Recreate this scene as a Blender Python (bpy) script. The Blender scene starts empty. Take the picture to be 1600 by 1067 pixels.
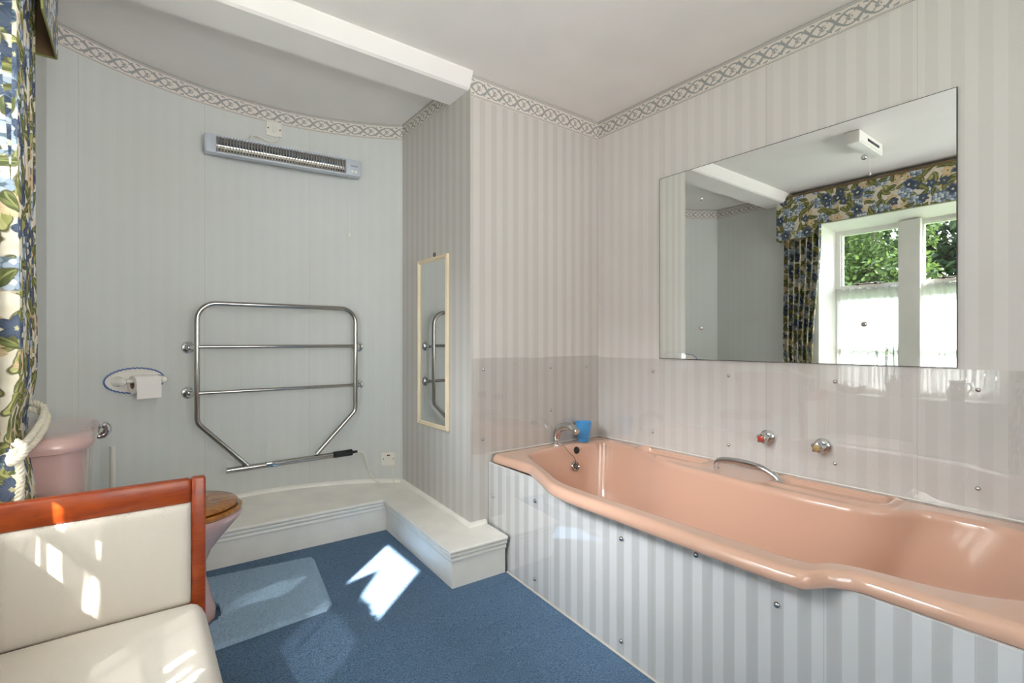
import bpy, math, random
from mathutils import Vector, Matrix
random.seed(7)
PI = math.pi
S = bpy.context.scene
COL = S.collection

# ------------------------------------------------------------------ camera, sky, sun, exposure
cam_d = bpy.data.cameras.new('camera'); cam = bpy.data.objects.new('camera', cam_d); COL.objects.link(cam)
cam_d.sensor_fit = 'HORIZONTAL'; cam_d.sensor_width = 36.0
cam_d.lens = 36.0 * 776.0 / 1600.0
cam_d.clip_start = 0.01; cam_d.clip_end = 200
cam.location = (0.0, 0.0, 1.06)
cam.rotation_euler = (PI/2, 0, -math.radians(37.0))
S.camera = cam

W = bpy.data.worlds.new('sky_world'); S.world = W; W.use_nodes = True
wn = W.node_tree.nodes; wl = W.node_tree.links; wn.clear()
tc = wn.new('ShaderNodeTexCoord'); sx = wn.new('ShaderNodeSeparateXYZ'); wl.new(tc.outputs['Generated'], sx.inputs[0])
rp = wn.new('ShaderNodeValToRGB'); wl.new(sx.outputs['Z'], rp.inputs[0])     # hazy white horizon to pale blue zenith
rp.color_ramp.elements[0].position = 0.0; rp.color_ramp.elements[0].color = (0.90, 0.93, 1.0, 1)
rp.color_ramp.elements[1].position = 0.8; rp.color_ramp.elements[1].color = (0.62, 0.76, 1.0, 1)
bg = wn.new('ShaderNodeBackground'); bg.inputs['Strength'].default_value = 6.0
wo = wn.new('ShaderNodeOutputWorld')
wl.new(rp.outputs[0], bg.inputs[0]); wl.new(bg.outputs[0], wo.inputs[0])

SUN_DIR = Vector((0.815, 0.689, -1.0)).normalized()
sd = bpy.data.lights.new('sun', 'SUN'); sd.energy = 22.0; sd.angle = math.radians(0.6); sd.color = (1.0, 0.97, 0.94)
so = bpy.data.objects.new('sun', sd); COL.objects.link(so)
so.rotation_euler = SUN_DIR.to_track_quat('-Z', 'Y').to_euler(); so.location = (-4, -3, 6)

def area(name, loc, aim, sx, sy, energy, color):
    d = bpy.data.lights.new(name, 'AREA'); d.shape = 'RECTANGLE'; d.size = sx; d.size_y = sy; d.energy = energy; d.color = color
    o = bpy.data.objects.new(name, d); COL.objects.link(o); o.location = loc
    o.rotation_euler = (Vector(aim) - Vector(loc)).to_track_quat('-Z', 'Y').to_euler()
    return o
# added fill lamp at the added window behind the camera
al = area('rear_fill_lamp', (.55, -1.17, 1.47), (.55, 2.0, 2.5), 1.40, 1.25, 8.0, (0.98, 0.97, 1.0)); al.data.spread = math.radians(96)
# added area lamp outside, boosting the daylight through the stone window
aw = area('window_fill_lamp', (-2.7, 1.25, 3.1), (-.5, 1.25, 1.35), 2.2, 1.1, 88.0, (0.93, 0.96, 1.0)); aw.data.spread = math.radians(80)

S.view_settings.view_transform = 'Standard'; S.view_settings.look = 'None'
S.view_settings.gamma = 1.0; S.view_settings.use_curve_mapping = False
S.view_settings.exposure = 1.12
S.cycles.max_bounces = 12; S.cycles.diffuse_bounces = 6; S.cycles.glossy_bounces = 6
S.cycles.transmission_bounces = 8; S.cycles.transparent_max_bounces = 24
S.cycles.caustics_reflective = True; S.cycles.caustics_refractive = False
S.cycles.sample_clamp_indirect = 6.0

# ------------------------------------------------------------------ node expression helper
def lin(c):
    c = c/255.0
    return c/12.92 if c <= 0.04045 else ((c+0.055)/1.055)**2.4
def rgb(r, g, b): return (lin(r), lin(g), lin(b), 1.0)

class X:                                   # wraps a float socket so that arithmetic builds nodes
    def __init__(s, nt, v): s.nt, s.v = nt, v
    def _m(s, op, *a, clamp=False):
        n = s.nt.nodes.new('ShaderNodeMath'); n.operation = op; n.use_clamp = clamp
        for i, q in enumerate((s,)+a):
            q = q.v if isinstance(q, X) else q
            if isinstance(q, (int, float)): n.inputs[i].default_value = q
            else: s.nt.links.new(q, n.inputs[i])
        return X(s.nt, n.outputs[0])
    def __add__(s, o): return s._m('ADD', o)
    __radd__ = __add__
    def __sub__(s, o): return s._m('SUBTRACT', o)
    def __rsub__(s, o): return X(s.nt, float(o))._m('SUBTRACT', s)
    def __mul__(s, o): return s._m('MULTIPLY', o)
    __rmul__ = __mul__
    def __truediv__(s, o): return s._m('DIVIDE', o)
    def sin(s): return s._m('SINE')
    def cos(s): return s._m('COSINE')
    def abs(s): return s._m('ABSOLUTE')
    def frac(s): return s._m('FRACT')
    def floor(s): return s._m('FLOOR')
    def sqrt(s): return s._m('SQRT')
    def pow(s, o): return s._m('POWER', o)
    def lt(s, o): return s._m('LESS_THAN', o)
    def gt(s, o): return s._m('GREATER_THAN', o)
    def min(s, o): return s._m('MINIMUM', o)
    def max(s, o): return s._m('MAXIMUM', o)
    def atan2(s, o): return s._m('ARCTAN2', o)
    def step(s, a, b):                      # 0 below a, 1 above b
        n = s.nt.nodes.new('ShaderNodeMapRange'); n.interpolation_type = 'SMOOTHSTEP'
        s.nt.links.new(s.v, n.inputs['Value'])
        n.inputs['From Min'].default_value = a; n.inputs['From Max'].default_value = b
        return X(s.nt, n.outputs['Result'])

class Mat:
    def __init__(s, name):
        s.m = bpy.data.materials.new(name); s.m.use_nodes = True
        s.nt = s.m.node_tree; s.N = s.nt.nodes; s.L = s.nt.links
        s.N.clear()
        s.out = s.N.new('ShaderNodeOutputMaterial')
        s.p = s.N.new('ShaderNodeBsdfPrincipled'); s.L.new(s.p.outputs[0], s.out.inputs[0])
    def inp(s, k, v):
        i = s.p.inputs[k]
        if isinstance(v, X): v = v.v
        if isinstance(v, bpy.types.NodeSocket): s.L.new(v, i)
        else: i.default_value = v
        return s
    def uv(s):
        t = s.N.new('ShaderNodeTexCoord'); p = s.N.new('ShaderNodeSeparateXYZ'); s.L.new(t.outputs['UV'], p.inputs[0])
        return X(s.nt, p.outputs[0]), X(s.nt, p.outputs[1])
    def obj(s):
        t = s.N.new('ShaderNodeTexCoord'); return t.outputs['Object']
    def vec(s, x, y, z=0.0):
        n = s.N.new('ShaderNodeCombineXYZ')
        for i, q in enumerate((x, y, z)):
            if isinstance(q, X): s.L.new(q.v, n.inputs[i])
            else: n.inputs[i].default_value = q
        return n.outputs[0]
    def noise(s, v=None, scale=5.0, detail=2.0, rough=0.5, dist=0.0):
        n = s.N.new('ShaderNodeTexNoise'); n.inputs['Scale'].default_value = scale; n.inputs['Detail'].default_value = detail
        n.inputs['Roughness'].default_value = rough; n.inputs['Distortion'].default_value = dist
        s.L.new(v if v is not None else s.obj(), n.inputs['Vector'])
        return X(s.nt, n.outputs[0])
    def voro(s, v, scale, rand=1.0):
        n = s.N.new('ShaderNodeTexVoronoi'); n.voronoi_dimensions = '2D'; n.inputs['Scale'].default_value = scale
        n.inputs['Randomness'].default_value = rand
        s.L.new(v, n.inputs['Vector'])
        p = s.N.new('ShaderNodeSeparateXYZ'); s.L.new(n.outputs['Position'], p.inputs[0])
        c = s.N.new('ShaderNodeSeparateColor'); s.L.new(n.outputs['Color'], c.inputs[0])
        return X(s.nt, n.outputs['Distance']), X(s.nt, p.outputs[0]), X(s.nt, p.outputs[1]), X(s.nt, c.outputs[0]), X(s.nt, c.outputs[1]), X(s.nt, c.outputs[2])
    def mix(s, f, a, b):
        n = s.N.new('ShaderNodeMix'); n.data_type = 'RGBA'
        if isinstance(f, X): s.L.new(f.v, n.inputs[0])
        else: n.inputs[0].default_value = f
        for i, q in ((6, a), (7, b)):
            if isinstance(q, bpy.types.NodeSocket): s.L.new(q, n.inputs[i])
            else: n.inputs[i].default_value = q
        return n.outputs[2]
    def bump(s, h, strength=0.3, dist=0.01):
        n = s.N.new('ShaderNodeBump'); n.inputs['Strength'].default_value = strength; n.inputs['Distance'].default_value = dist
        s.L.new(h.v if isinstance(h, X) else h, n.inputs['Height']); s.L.new(n.outputs[0], s.p.inputs['Normal'])
        return n.outputs[0]

def simple(name, col, rough=0.5, metal=0.0, coat=0.0, var=0.0, vscale=8.0, bump=0.0, bscale=60.0, spec=0.5):
    m = Mat(name); c = col
    if var > 0:
        n = m.noise(scale=vscale, detail=4)
        d = tuple(max(0, q*(1-var)) for q in col[:3])+(1,)
        e = tuple(min(1, q*(1+var*0.6)) for q in col[:3])+(1,)
        c = m.mix(n.step(0.3, 0.7), d, e)
    m.inp('Base Color', c).inp('Roughness', rough).inp('Metallic', metal).inp('Coat Weight', coat).inp('Specular IOR Level', spec)
    m.inp('Coat Roughness', 0.04)
    if bump > 0: m.bump(m.noise(scale=bscale, detail=3), bump, 0.003)
    return m.m

def wallpaper(name, light, dark, contrast=1.0, width=0.035):
    m = Mat(name); u, v = m.uv()
    f = (u/(2*width)).frac()
    st = f.step(0.0, 0.03)*(1.0 - f.step(0.5, 0.53))
    pin = ((f-0.06).abs().lt(0.012)).max((f-0.47).abs().lt(0.012))
    c = m.mix(st*contrast, light, dark)
    c = m.mix(pin*(0.25*contrast), c, light)
    seam = (((u+0.002)/0.533).frac()).lt(0.004)
    c = m.mix(seam*0.35, c, rgb(150, 142, 128))
    blot = m.noise(m.vec(u, v), scale=1.7, detail=3).step(0.35, 0.75)
    c = m.mix(blot*0.12, c, rgb(186, 176, 160))
    m.inp('Base Color', c)
    m.inp('Roughness', 0.62 - st*0.16*contrast).inp('Specular IOR Level', 0.35)
    moire = m.noise(m.vec(u*3.0, v*9.0), scale=60, detail=2, dist=0.6)
    m.bump(moire*(0.15+st*0.85), 0.28, 0.002)
    return m.m

def frieze_mat():
    m = Mat('frieze_print'); u, v = m.uv()
    wob = m.noise(m.vec(u, v), scale=95, detail=2)-0.5
    h = v + wob*0.0028
    w = u + wob*0.003
    a = w*(2*PI/0.19)
    hn = (h/0.105)                                   # 0..1 over the strip
    def band(center, th): return 1.0 - ((hn-center).abs()).step(th*0.8, th*1.15)
    c1 = a.cos()*0.27+0.47; c2 = 0.94 - c1
    sn = a.sin()
    th = sn*sn*0.03 - 0.012
    k = (1.0 - (((hn-c1).abs())-th).step(0.034, 0.05)).max(1.0 - (((hn-c2).abs())-th).step(0.034, 0.05))
    s1 = (a*2.0).sin()*0.20+0.47; s2 = 0.94 - s1
    th2 = ((a*2.0).cos())*0.03
    hook = ((a*4.0+0.6).sin()).gt(-0.55)
    k = k.max(((1.0 - (((hn-s1).abs())+th2).step(0.034, 0.05)).max(1.0 - (((hn-s2).abs())+th2).step(0.034, 0.05)))*hook)
    s3 = (a+PI/2).cos()*0.31+0.47
    k2 = (1.0 - ((hn-s3).abs()).step(0.028, 0.044)).max(1.0 - ((hn-(0.94-s3)).abs()).step(0.028, 0.044))
    k = k.max(k2*((a*6.0).sin()).gt(-0.3))
    fx_ = (((a/PI+0.5).frac())-0.5)*0.9; fy_ = hn-0.47
    rad = (fx_*fx_+fy_*fy_).sqrt(); ang = fy_.atan2(fx_)
    k = k.max((1.0-((rad-0.085).abs()).step(0.022, 0.036))*((ang*4.0).cos()).gt(-0.1))
    k = k*(hn.step(0.13, 0.15))*(1.0-hn.step(0.80, 0.82))
    k = k.max(band(0.045, 0.016)).max(band(0.095, 0.010)).max(band(0.86, 0.012)).max(band(0.905, 0.016)).max(band(0.965, 0.024))
    c = m.mix(k*0.85, rgb(222, 213, 204), rgb(140, 142, 142))
    m.inp('Base Color', c).inp('Roughness', 0.6).inp('Specular IOR Level', 0.3)
    m.bump(k, 0.08, 0.002)
    return m.m

def floral_mat():
    m = Mat('floral_chintz'); u, v = m.uv()
    wob1 = m.noise(m.vec(u, v), scale=22, detail=1)-0.5
    base = m.mix(m.noise(m.vec(u, v), scale=14, detail=2).step(0.35, 0.7), rgb(224, 215, 197), rgb(210, 198, 176))
    def cell(sc, ox, oy):
        sc = sc*1.28
        uu = u+ox; vv = v+oy
        d, px, py, r, g, b = m.voro(m.vec(uu, vv), sc, 0.8)
        lx = (uu-px)*sc; ly = (vv-py)*sc
        return lx + wob1*0.22, ly + wob1*0.16, r, g, b
    def leaf(c, sc, ox, oy, col1, col2, keep, la=0.46, lb=0.19):
        lx, ly, r, g, b = cell(sc, ox, oy)
        th = r*6.283
        a = lx*th.cos()+ly*th.sin(); q = ly*th.cos()-lx*th.sin()
        q = q + a*a*0.5 - 0.05
        e = ((a/la).pow(2.0) + ((q/lb).pow(2.0))).sqrt()
        msk = (1.0-e.step(0.88, 1.0))*g.lt(keep)
        inner = m.mix(((q*22.0+a*9.0).sin()).step(-0.2, 0.7)*0.55, col1, col2)
        inner = m.mix(q.abs().lt(0.022), inner, col2)
        c2 = m.mix(msk, c, rgb(92, 88, 58))
        msk2 = (1.0-e.step(0.78, 0.86))*g.lt(keep)
        return m.mix(msk2, c2, inner)
    def flower(c, sc, ox, oy, col1, col2, cen, keep, n=5.0, R=0.42):
        lx, ly, r, g, b = cell(sc, ox, oy)
        rad = (lx*lx+ly*ly).sqrt(); th = ly.atan2(lx)+r*6.283
        edge = ((((th*n).cos()*0.5+0.5).pow(0.55))*0.36+0.64)*R
        e = rad/edge
        msk = (1.0-e.step(0.9, 1.0))*g.lt(keep)
        vein = ((th*n*4.0).cos()).step(0.0, 0.9)*e.step(0.1, 0.9)
        inner = m.mix(vein*0.6, col1, col2)
        inner = m.mix(e.step(0.55, 1.0)*0.5, inner, col2)
        inner = m.mix(1.0-e.step(0.14, 0.24), inner, cen)
        return m.mix(msk, c, inner)
    c = leaf(base, 7.0, 0.31, 0.12, rgb(150, 148, 88), rgb(196, 190, 132), 0.95)
    c = leaf(c, 8.5, 0.77, 0.55, rgb(104, 106, 60), rgb(160, 158, 100), 0.9)
    c = flower(c, 8.0, 0.13, 0.87, rgb(214, 190, 152), rgb(184, 152, 116), rgb(150, 116, 80), 0.6, 6.0, 0.40)
    # pale hydrangea heads: clusters of tiny florets
    lx, ly, r, g, b = cell(6.2, 0.45, 0.21)
    d2, px, py, r2, g2, b2 = m.voro(m.vec(u, v), 55.0, 0.7)
    head = (1.0-((lx*lx+ly*ly).sqrt()).step(0.34, 0.42))*g.lt(0.6)
    floret = m.mix(r2.step(0.2, 0.8), rgb(208, 212, 214), rgb(146, 160, 180))
    floret = m.mix(d2.step(0.42, 0.6), floret, rgb(98, 112, 120))
    c = m.mix(head, c, floret)
    c = leaf(c, 9.5, 0.05, 0.35, rgb(84, 90, 52), rgb(138, 140, 84), 0.8)
    c = leaf(c, 6.4, 0.27, 0.66, rgb(96, 98, 54), rgb(158, 156, 100), 0.6)
    c = flower(c, 6.6, 0.6, 0.72, rgb(58, 68, 88), rgb(126, 138, 156), rgb(214, 210, 180), 0.42, 5.0, 0.42)
    c = flower(c, 9.0, 0.91, 0.05, rgb(84, 94, 114), rgb(50, 58, 76), rgb(190, 180, 140), 0.28, 5.0, 0.40)
    m.inp('Base Color', c).inp('Roughness', 0.7).inp('Specular IOR Level', 0.25).inp('Sheen Weight', 0.1)
    weave = ((u*3000.0).sin()+(v*3000.0).sin())
    m.bump(weave, 0.05, 0.0005)
    return m.m

def wood_mat(name, c1, c2, c3, scale, stretch, rough, coat=0.0):
    m = Mat(name)
    mp = m.N.new('ShaderNodeMapping'); m.L.new(m.obj(), mp.inputs[0]); mp.inputs['Scale'].default_value = stretch
    n = m.noise(mp.outputs[0], scale=scale, detail=6, rough=0.6, dist=0.8)
    n2 = m.noise(mp.outputs[0], scale=scale*7, detail=2)
    c = m.mix(n.step(0.3, 0.7), c1, c2)
    c = m.mix(n2.step(0.52, 0.75)*0.6, c, c3)
    m.inp('Base Color', c).inp('Roughness', rough).inp('Coat Weight', coat).inp('Coat Roughness', 0.08)
    m.bump(n2, 0.06, 0.001)
    return m.m

def carpet_mat():
    m = Mat('blue_carpet')
    n1 = m.noise(scale=230, detail=3); n2 = m.noise(scale=9, detail=4); n3 = m.noise(scale=1.6, detail=3)
    c = m.mix(n1.step(0.36, 0.64), rgb(48, 84, 122), rgb(104, 144, 182))
    c = m.mix(n2.step(0.35, 0.75)*0.35, c, rgb(70, 106, 142))
    c = m.mix(n3.step(0.4, 0.75)*0.3, c, rgb(98, 130, 162))
    m.inp('Base Color', c).inp('Roughness', 0.95).inp('Specular IOR Level', 0.1).inp('Sheen Weight', 0.25)
    m.bump(n1 + n2*0.4, 0.9, 0.012)
    return m.m

def net_mat():
    m = Mat('white_net'); u, v = m.uv()
    m.N.remove(m.p)
    tr = m.N.new('ShaderNodeBsdfTransparent'); di = m.N.new('ShaderNodeBsdfDiffuse'); tl = m.N.new('ShaderNodeBsdfTranslucent')
    di.inputs[0].default_value = (0.72, 0.71, 0.70, 1); tl.inputs[0].default_value = (0.72, 0.71, 0.70, 1)
    a = m.N.new('ShaderNodeMixShader'); a.inputs[0].default_value = 0.5; m.L.new(di.outputs[0], a.inputs[1]); m.L.new(tl.outputs[0], a.inputs[2])
    b = m.N.new('ShaderNodeMixShader')
    n = m.noise(m.vec(u*1.0, v*0.05), scale=26, detail=2)
    thin = n.step(0.51, 0.58)*u.lt(0.58)*v.lt(0.41)                # slits added to pass sun streaks to the chair
    fac = 0.972 - thin*0.80                            # share of thread
    m.L.new(fac.v, b.inputs[0]); m.L.new(tr.outputs[0], b.inputs[1]); m.L.new(a.outputs[0], b.inputs[2])
    m.L.new(b.outputs[0], m.out.inputs[0])
    return m.m

def clear_mat(name, tint, rough, ior=1.49, wave=0.0, wscale=3.0):
    m = Mat(name); m.N.remove(m.p)
    tr = m.N.new('ShaderNodeBsdfTransparent'); tr.inputs[0].default_value = tint
    gl = m.N.new('ShaderNodeBsdfGlossy'); gl.inputs['Roughness'].default_value = rough
    fr = m.N.new('ShaderNodeFresnel'); fr.inputs[0].default_value = ior
    mx = m.N.new('ShaderNodeMixShader')
    g = m.N.new('ShaderNodeNewGeometry')                # reflect on the outer faces only
    ff = X(m.nt, fr.outputs[0])*(1.0 - X(m.nt, g.outputs['Backfacing']))*1.9     # both faces of the sheet
    m.L.new(ff.v, mx.inputs[0]); m.L.new(tr.outputs[0], mx.inputs[1]); m.L.new(gl.outputs[0], mx.inputs[2])
    if wave > 0:
        n = m.noise(scale=wscale, detail=1)
        bp = m.N.new('ShaderNodeBump'); bp.inputs['Strength'].default_value = 0.6; bp.inputs['Distance'].default_value = wave
        m.L.new(n.v, bp.inputs['Height'])
        m.L.new(bp.outputs[0], gl.inputs['Normal'])
    m.L.new(mx.outputs[0], m.out.inputs[0])
    return m.m

def fabric_mat(name, c1, c2, su=700.0, sv=420.0):
    m = Mat(name); u, v = m.uv()
    wv = ((u*su).sin()*(v*sv).sin())
    n = m.noise(m.vec(u, v), scale=6, detail=3)
    c = m.mix(wv.step(-0.5, 0.8), c1, c2)
    c = m.mix(n.step(0.4, 0.8)*0.2, c, c1)
    m.inp('Base Color', c).inp('Roughness', 0.85).inp('Specular IOR Level', 0.2).inp('Sheen Weight', 0.15)
    m.bump(wv, 0.25, 0.0012)
    return m.m

def leaf_mat(name, c1, c2):
    m = Mat(name)
    g = m.N.new('ShaderNodeNewGeometry')
    c = m.mix(X(m.nt, g.outputs['Random Per Island']), c1, c2)
    m.inp('Base Color', c).inp('Roughness', 0.55).inp('Specular IOR Level', 0.25)
    tl = m.N.new('ShaderNodeBsdfTranslucent'); m.L.new(c, tl.inputs[0])
    mx = m.N.new('ShaderNodeMixShader'); mx.inputs[0].default_value = 0.35
    m.L.new(m.p.outputs[0], mx.inputs[1]); m.L.new(tl.outputs[0], mx.inputs[2]); m.L.new(mx.outputs[0], m.out.inputs[0])
    return m.m

M = {}
M['paper'] = wallpaper('striped_wallpaper', rgb(206, 201, 196), rgb(196, 190, 185))
M['paper_lit'] = wallpaper('lit_striped_wallpaper', rgb(221, 215, 211), rgb(213, 206, 202), 0.7)  # same striped paper; the brighter light on this wall is put into its colour
M['paper_alcove'] = wallpaper('sky_tinted_wallpaper', rgb(209, 211, 207), rgb(206, 208, 204), 0.5, 0.033)  # plainer stripes; the cool tint of the sky light is put into the colour
M['paper_panel'] = wallpaper('panel_wallpaper', rgb(235, 232, 231), rgb(214, 211, 209))
M['frieze'] = frieze_mat()
M['ceiling'] = simple('ceiling_plaster', rgb(240, 235, 231), 0.8, var=0.03, vscale=3, bump=0.25, bscale=9)
M['cream'] = simple('cream_gloss_paint', rgb(242, 237, 229), 0.35, var=0.05, vscale=7, bump=0.08, bscale=25)
M['white'] = simple('white_paint', rgb(236, 234, 228), 0.4, var=0.02)
M['plastic'] = simple('white_plastic', rgb(226, 222, 212), 0.3)
M['carpet'] = carpet_mat()
M['bath'] = simple('pink_acrylic', rgb(207, 164, 142), 0.2, coat=0.7)
M['seal'] = simple('white_sealant', rgb(222, 212, 202), 0.5)
M['china'] = simple('dusky_pink_china', rgb(206, 170, 164), 0.12, coat=0.6)
M['chrome'] = simple('chrome', (0.58, 0.58, 0.58, 1), 0.07, metal=1.0)
M['steel'] = simple('polished_nickel', (0.40, 0.385, 0.36, 1), 0.13, metal=1.0)
M['black'] = simple('black_rubber', rgb(22, 22, 24), 0.45)
M['brass'] = simple('tan_disc', rgb(176, 146, 92), 0.3)
M['red'] = simple('red_disc', rgb(190, 66, 56), 0.25)
M['blue'] = simple('blue_plastic', rgb(72, 152, 214), 0.3, coat=0.2)
M['oak'] = wood_mat('oak_seat', rgb(176, 112, 38), rgb(142, 82, 24), rgb(104, 58, 18), 9, (1, 7, 1), 0.25, 0.5)
M['cherry'] = wood_mat('cherry_wood', rgb(160, 68, 16), rgb(138, 50, 9), rgb(108, 36, 6), 5, (1, 6, 6), 0.34, 0.1)
M['upholstery'] = fabric_mat('cream_upholstery', rgb(214, 204, 192), rgb(226, 217, 206), 1500.0, 900.0)
M['mat'] = simple('pale_blue_cotton', rgb(158, 184, 208), 0.95, var=0.12, vscale=120, bump=0.5, bscale=260, spec=0.1)
M['floral'] = floral_mat()
M['lining'] = simple('brown_lining', rgb(120, 96, 66), 0.9)
M['rope'] = simple('cream_cotton_rope', rgb(232, 224, 204), 0.9, var=0.08, vscale=60)
M['net'] = net_mat()
M['acrylic'] = clear_mat('clear_acrylic', (0.992, 0.992, 0.992, 1), 0.004, 1.64, 0.0018, 2.6)
M['pane'] = clear_mat('window_glass', (0.97, 0.985, 0.975, 1), 0.0, 1.5)
M['mirror'] = simple('silver_mirror', (0.80, 0.825, 0.80, 1), 0.0, metal=1.0)
M['mirror_old'] = simple('old_silver_mirror', (0.72, 0.72, 0.70, 1), 0.01, metal=1.0)
M['edge'] = simple('dark_mirror_edge', rgb(58, 62, 58), 0.4)
M['heater'] = simple('silver_grey_enamel', rgb(190, 196, 204), 0.35)
M['heater_in'] = simple('bright_reflector', (0.62, 0.59, 0.55, 1), 0.12, metal=1.0)
M['element'] = simple('quartz_element', rgb(232, 222, 206), 0.3)
M['paper_roll'] = simple('tissue', rgb(240, 234, 228), 0.95, bump=0.2, bscale=160)
M['porcelain'] = simple('white_porcelain', rgb(236, 232, 222), 0.15, coat=0.5)
M['braid'] = simple('blue_braid', rgb(92, 120, 176), 0.6)
M['offwhite'] = simple('cream_frame', rgb(232, 214, 182), 0.4, var=0.05)
M['stone'] = simple('painted_stone', rgb(238, 235, 228), 0.55, var=0.03, bump=0.15, bscale=20)
M['terracotta'] = simple('pale_pot', rgb(188, 178, 164), 0.7, var=0.05)
M['jug'] = simple('grey_glaze', rgb(170, 166, 158), 0.35)
M['wicker'] = simple('wicker', rgb(172, 150, 116), 0.8, var=0.25, vscale=80, bump=0.5, bscale=120)
M['leaf_bright'] = leaf_mat('bright_leaf', rgb(48, 66, 28), rgb(84, 102, 50))
M['leaf_dark'] = leaf_mat('dark_leaf', rgb(20, 36, 18), rgb(44, 62, 28))
M['bark'] = simple('bark', rgb(92, 76, 58), 0.9, var=0.2, bump=0.6, bscale=40)
M['grass'] = simple('lawn', rgb(92, 124, 58), 0.95, var=0.25, vscale=20)
M['iron'] = simple('dark_iron', rgb(92, 74, 58), 0.45, metal=0.6)
M['ink'] = simple('dark_ink', rgb(46, 48, 54), 0.6)
M['amber'] = simple('dark_neon', rgb(120, 40, 32), 0.3)

# ------------------------------------------------------------------ mesh helpers
class MB:
    def __init__(s): s.v, s.f, s.uv, s.mi = [], [], [], []
    def add(s, verts, faces, uvs=None, mi=0):
        o = len(s.v); s.v += [tuple(p) for p in verts]
        for k, f in enumerate(faces):
            s.f.append(tuple(i+o for i in f)); s.mi.append(mi)
            s.uv.append(uvs[k] if uvs else None)
        return s
    def quad(s, a, b, c, d, uvs=None, mi=0): return s.add([a, b, c, d], [(0, 1, 2, 3)], [uvs] if uvs else None, mi)
    def box(s, x0, x1, y0, y1, z0, z1, mi=0, T=None, bev=0.0):
        if bev > 0:
            b = min(bev, (x1-x0)*.45, (y1-y0)*.45, (z1-z0)*.45)
            loops = []
            for (ins, z) in ((b, z0), (b*.3, z0+b*.3), (0, z0+b), (0, z1-b), (b*.3, z1-b*.3), (b, z1)):
                r = b
                X0, X1, Y0, Y1 = x0+ins, x1-ins, y0+ins, y1-ins
                L = []
                rr = max(b-ins*0.6, b*.3)
                for cx, cy, a0 in ((X1-rr, Y1-rr, 0), (X0+rr, Y1-rr, PI/2), (X0+rr, Y0+rr, PI), (X1-rr, Y0+rr, 1.5*PI)):
                    for k in range(4):
                        a = a0+k*PI/6; L.append((cx+rr*math.cos(a), cy+rr*math.sin(a), z))
                loops.append(L)
            return s.loft(loops, True, True, mi, T)
        V = [(x, y, z) for z in (z0, z1) for y in (y0, y1) for x in (x0, x1)]
        if T: V = [T @ Vector(p) for p in V]
        F = [(0, 2, 3, 1), (4, 5, 7, 6), (0, 1, 5, 4), (1, 3, 7, 5), (3, 2, 6, 7), (2, 0, 4, 6)]
        return s.add(V, F, None, mi)
    def loft(s, loops, cap0=False, cap1=False, mi=0, T=None, closed=True):
        n = len(loops[0]); V = [p for L in loops for p in L]
        if T: V = [T @ Vector(p) for p in V]
        F = []
        for i in range(len(loops)-1):
            for j in range(n if closed else n-1):
                k = (j+1) % n
                F.append((i*n+j, i*n+k, (i+1)*n+k, (i+1)*n+j))
        if cap0: F.append(tuple(range(n-1, -1, -1)))
        if cap1: F.append(tuple((len(loops)-1)*n+j for j in range(n)))
        return s.add(V, F, None, mi)
    def lathe(s, prof, n=24, T=None, mi=0, cap0=True, cap1=True):
        loops = [[(r*math.cos(2*PI*k/n), r*math.sin(2*PI*k/n), z) for k in range(n)] for r, z in prof]
        return s.loft(loops, cap0, cap1, mi, T)
    def tube(s, pts, r, n=12, closed=False, mi=0, caps=True, flat=None):
        P = [Vector(p) for p in pts]; m = len(P)
        tan = []
        for i in range(m):
            a = P[(i-1) % m] if (closed or i > 0) else P[i]; b = P[(i+1) % m] if (closed or i < m-1) else P[i]
            t = (b-a); tan.append(t.normalized() if t.length > 1e-9 else Vector((0, 0, 1)))
        up = Vector((0, 0, 1)) if abs(tan[0].z) < 0.9 else Vector((1, 0, 0))
        nn = tan[0].cross(up).normalized(); loops = []
        for i in range(m):
            nn = (nn - tan[i]*nn.dot(tan[i])).normalized(); bb = tan[i].cross(nn)
            rr = r[i] if isinstance(r, (list, tuple)) else r
            loops.append([tuple(P[i]+nn*rr*math.cos(2*PI*k/n)+bb*rr*math.sin(2*PI*k/n)) for k in range(n)])
        if closed: loops.append(loops[0])
        return s.loft(loops, caps and not closed, caps and not closed, mi)
    def grid(s, fn, nu, nv, uvf=None, mi=0, keep=None):
        V = [fn(i/nu, j/nv) for j in range(nv+1) for i in range(nu+1)]
        F, U = [], []
        for j in range(nv):
            for i in range(nu):
                if keep and not keep((i+.5)/nu, (j+.5)/nv): continue
                F.append((j*(nu+1)+i, j*(nu+1)+i+1, (j+1)*(nu+1)+i+1, (j+1)*(nu+1)+i))
                if uvf: U.append([uvf(i/nu, j/nv), uvf((i+1)/nu, j/nv), uvf((i+1)/nu, (j+1)/nv), uvf(i/nu, (j+1)/nv)])
        return s.add(V, F, U if uvf else None, mi)

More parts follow.
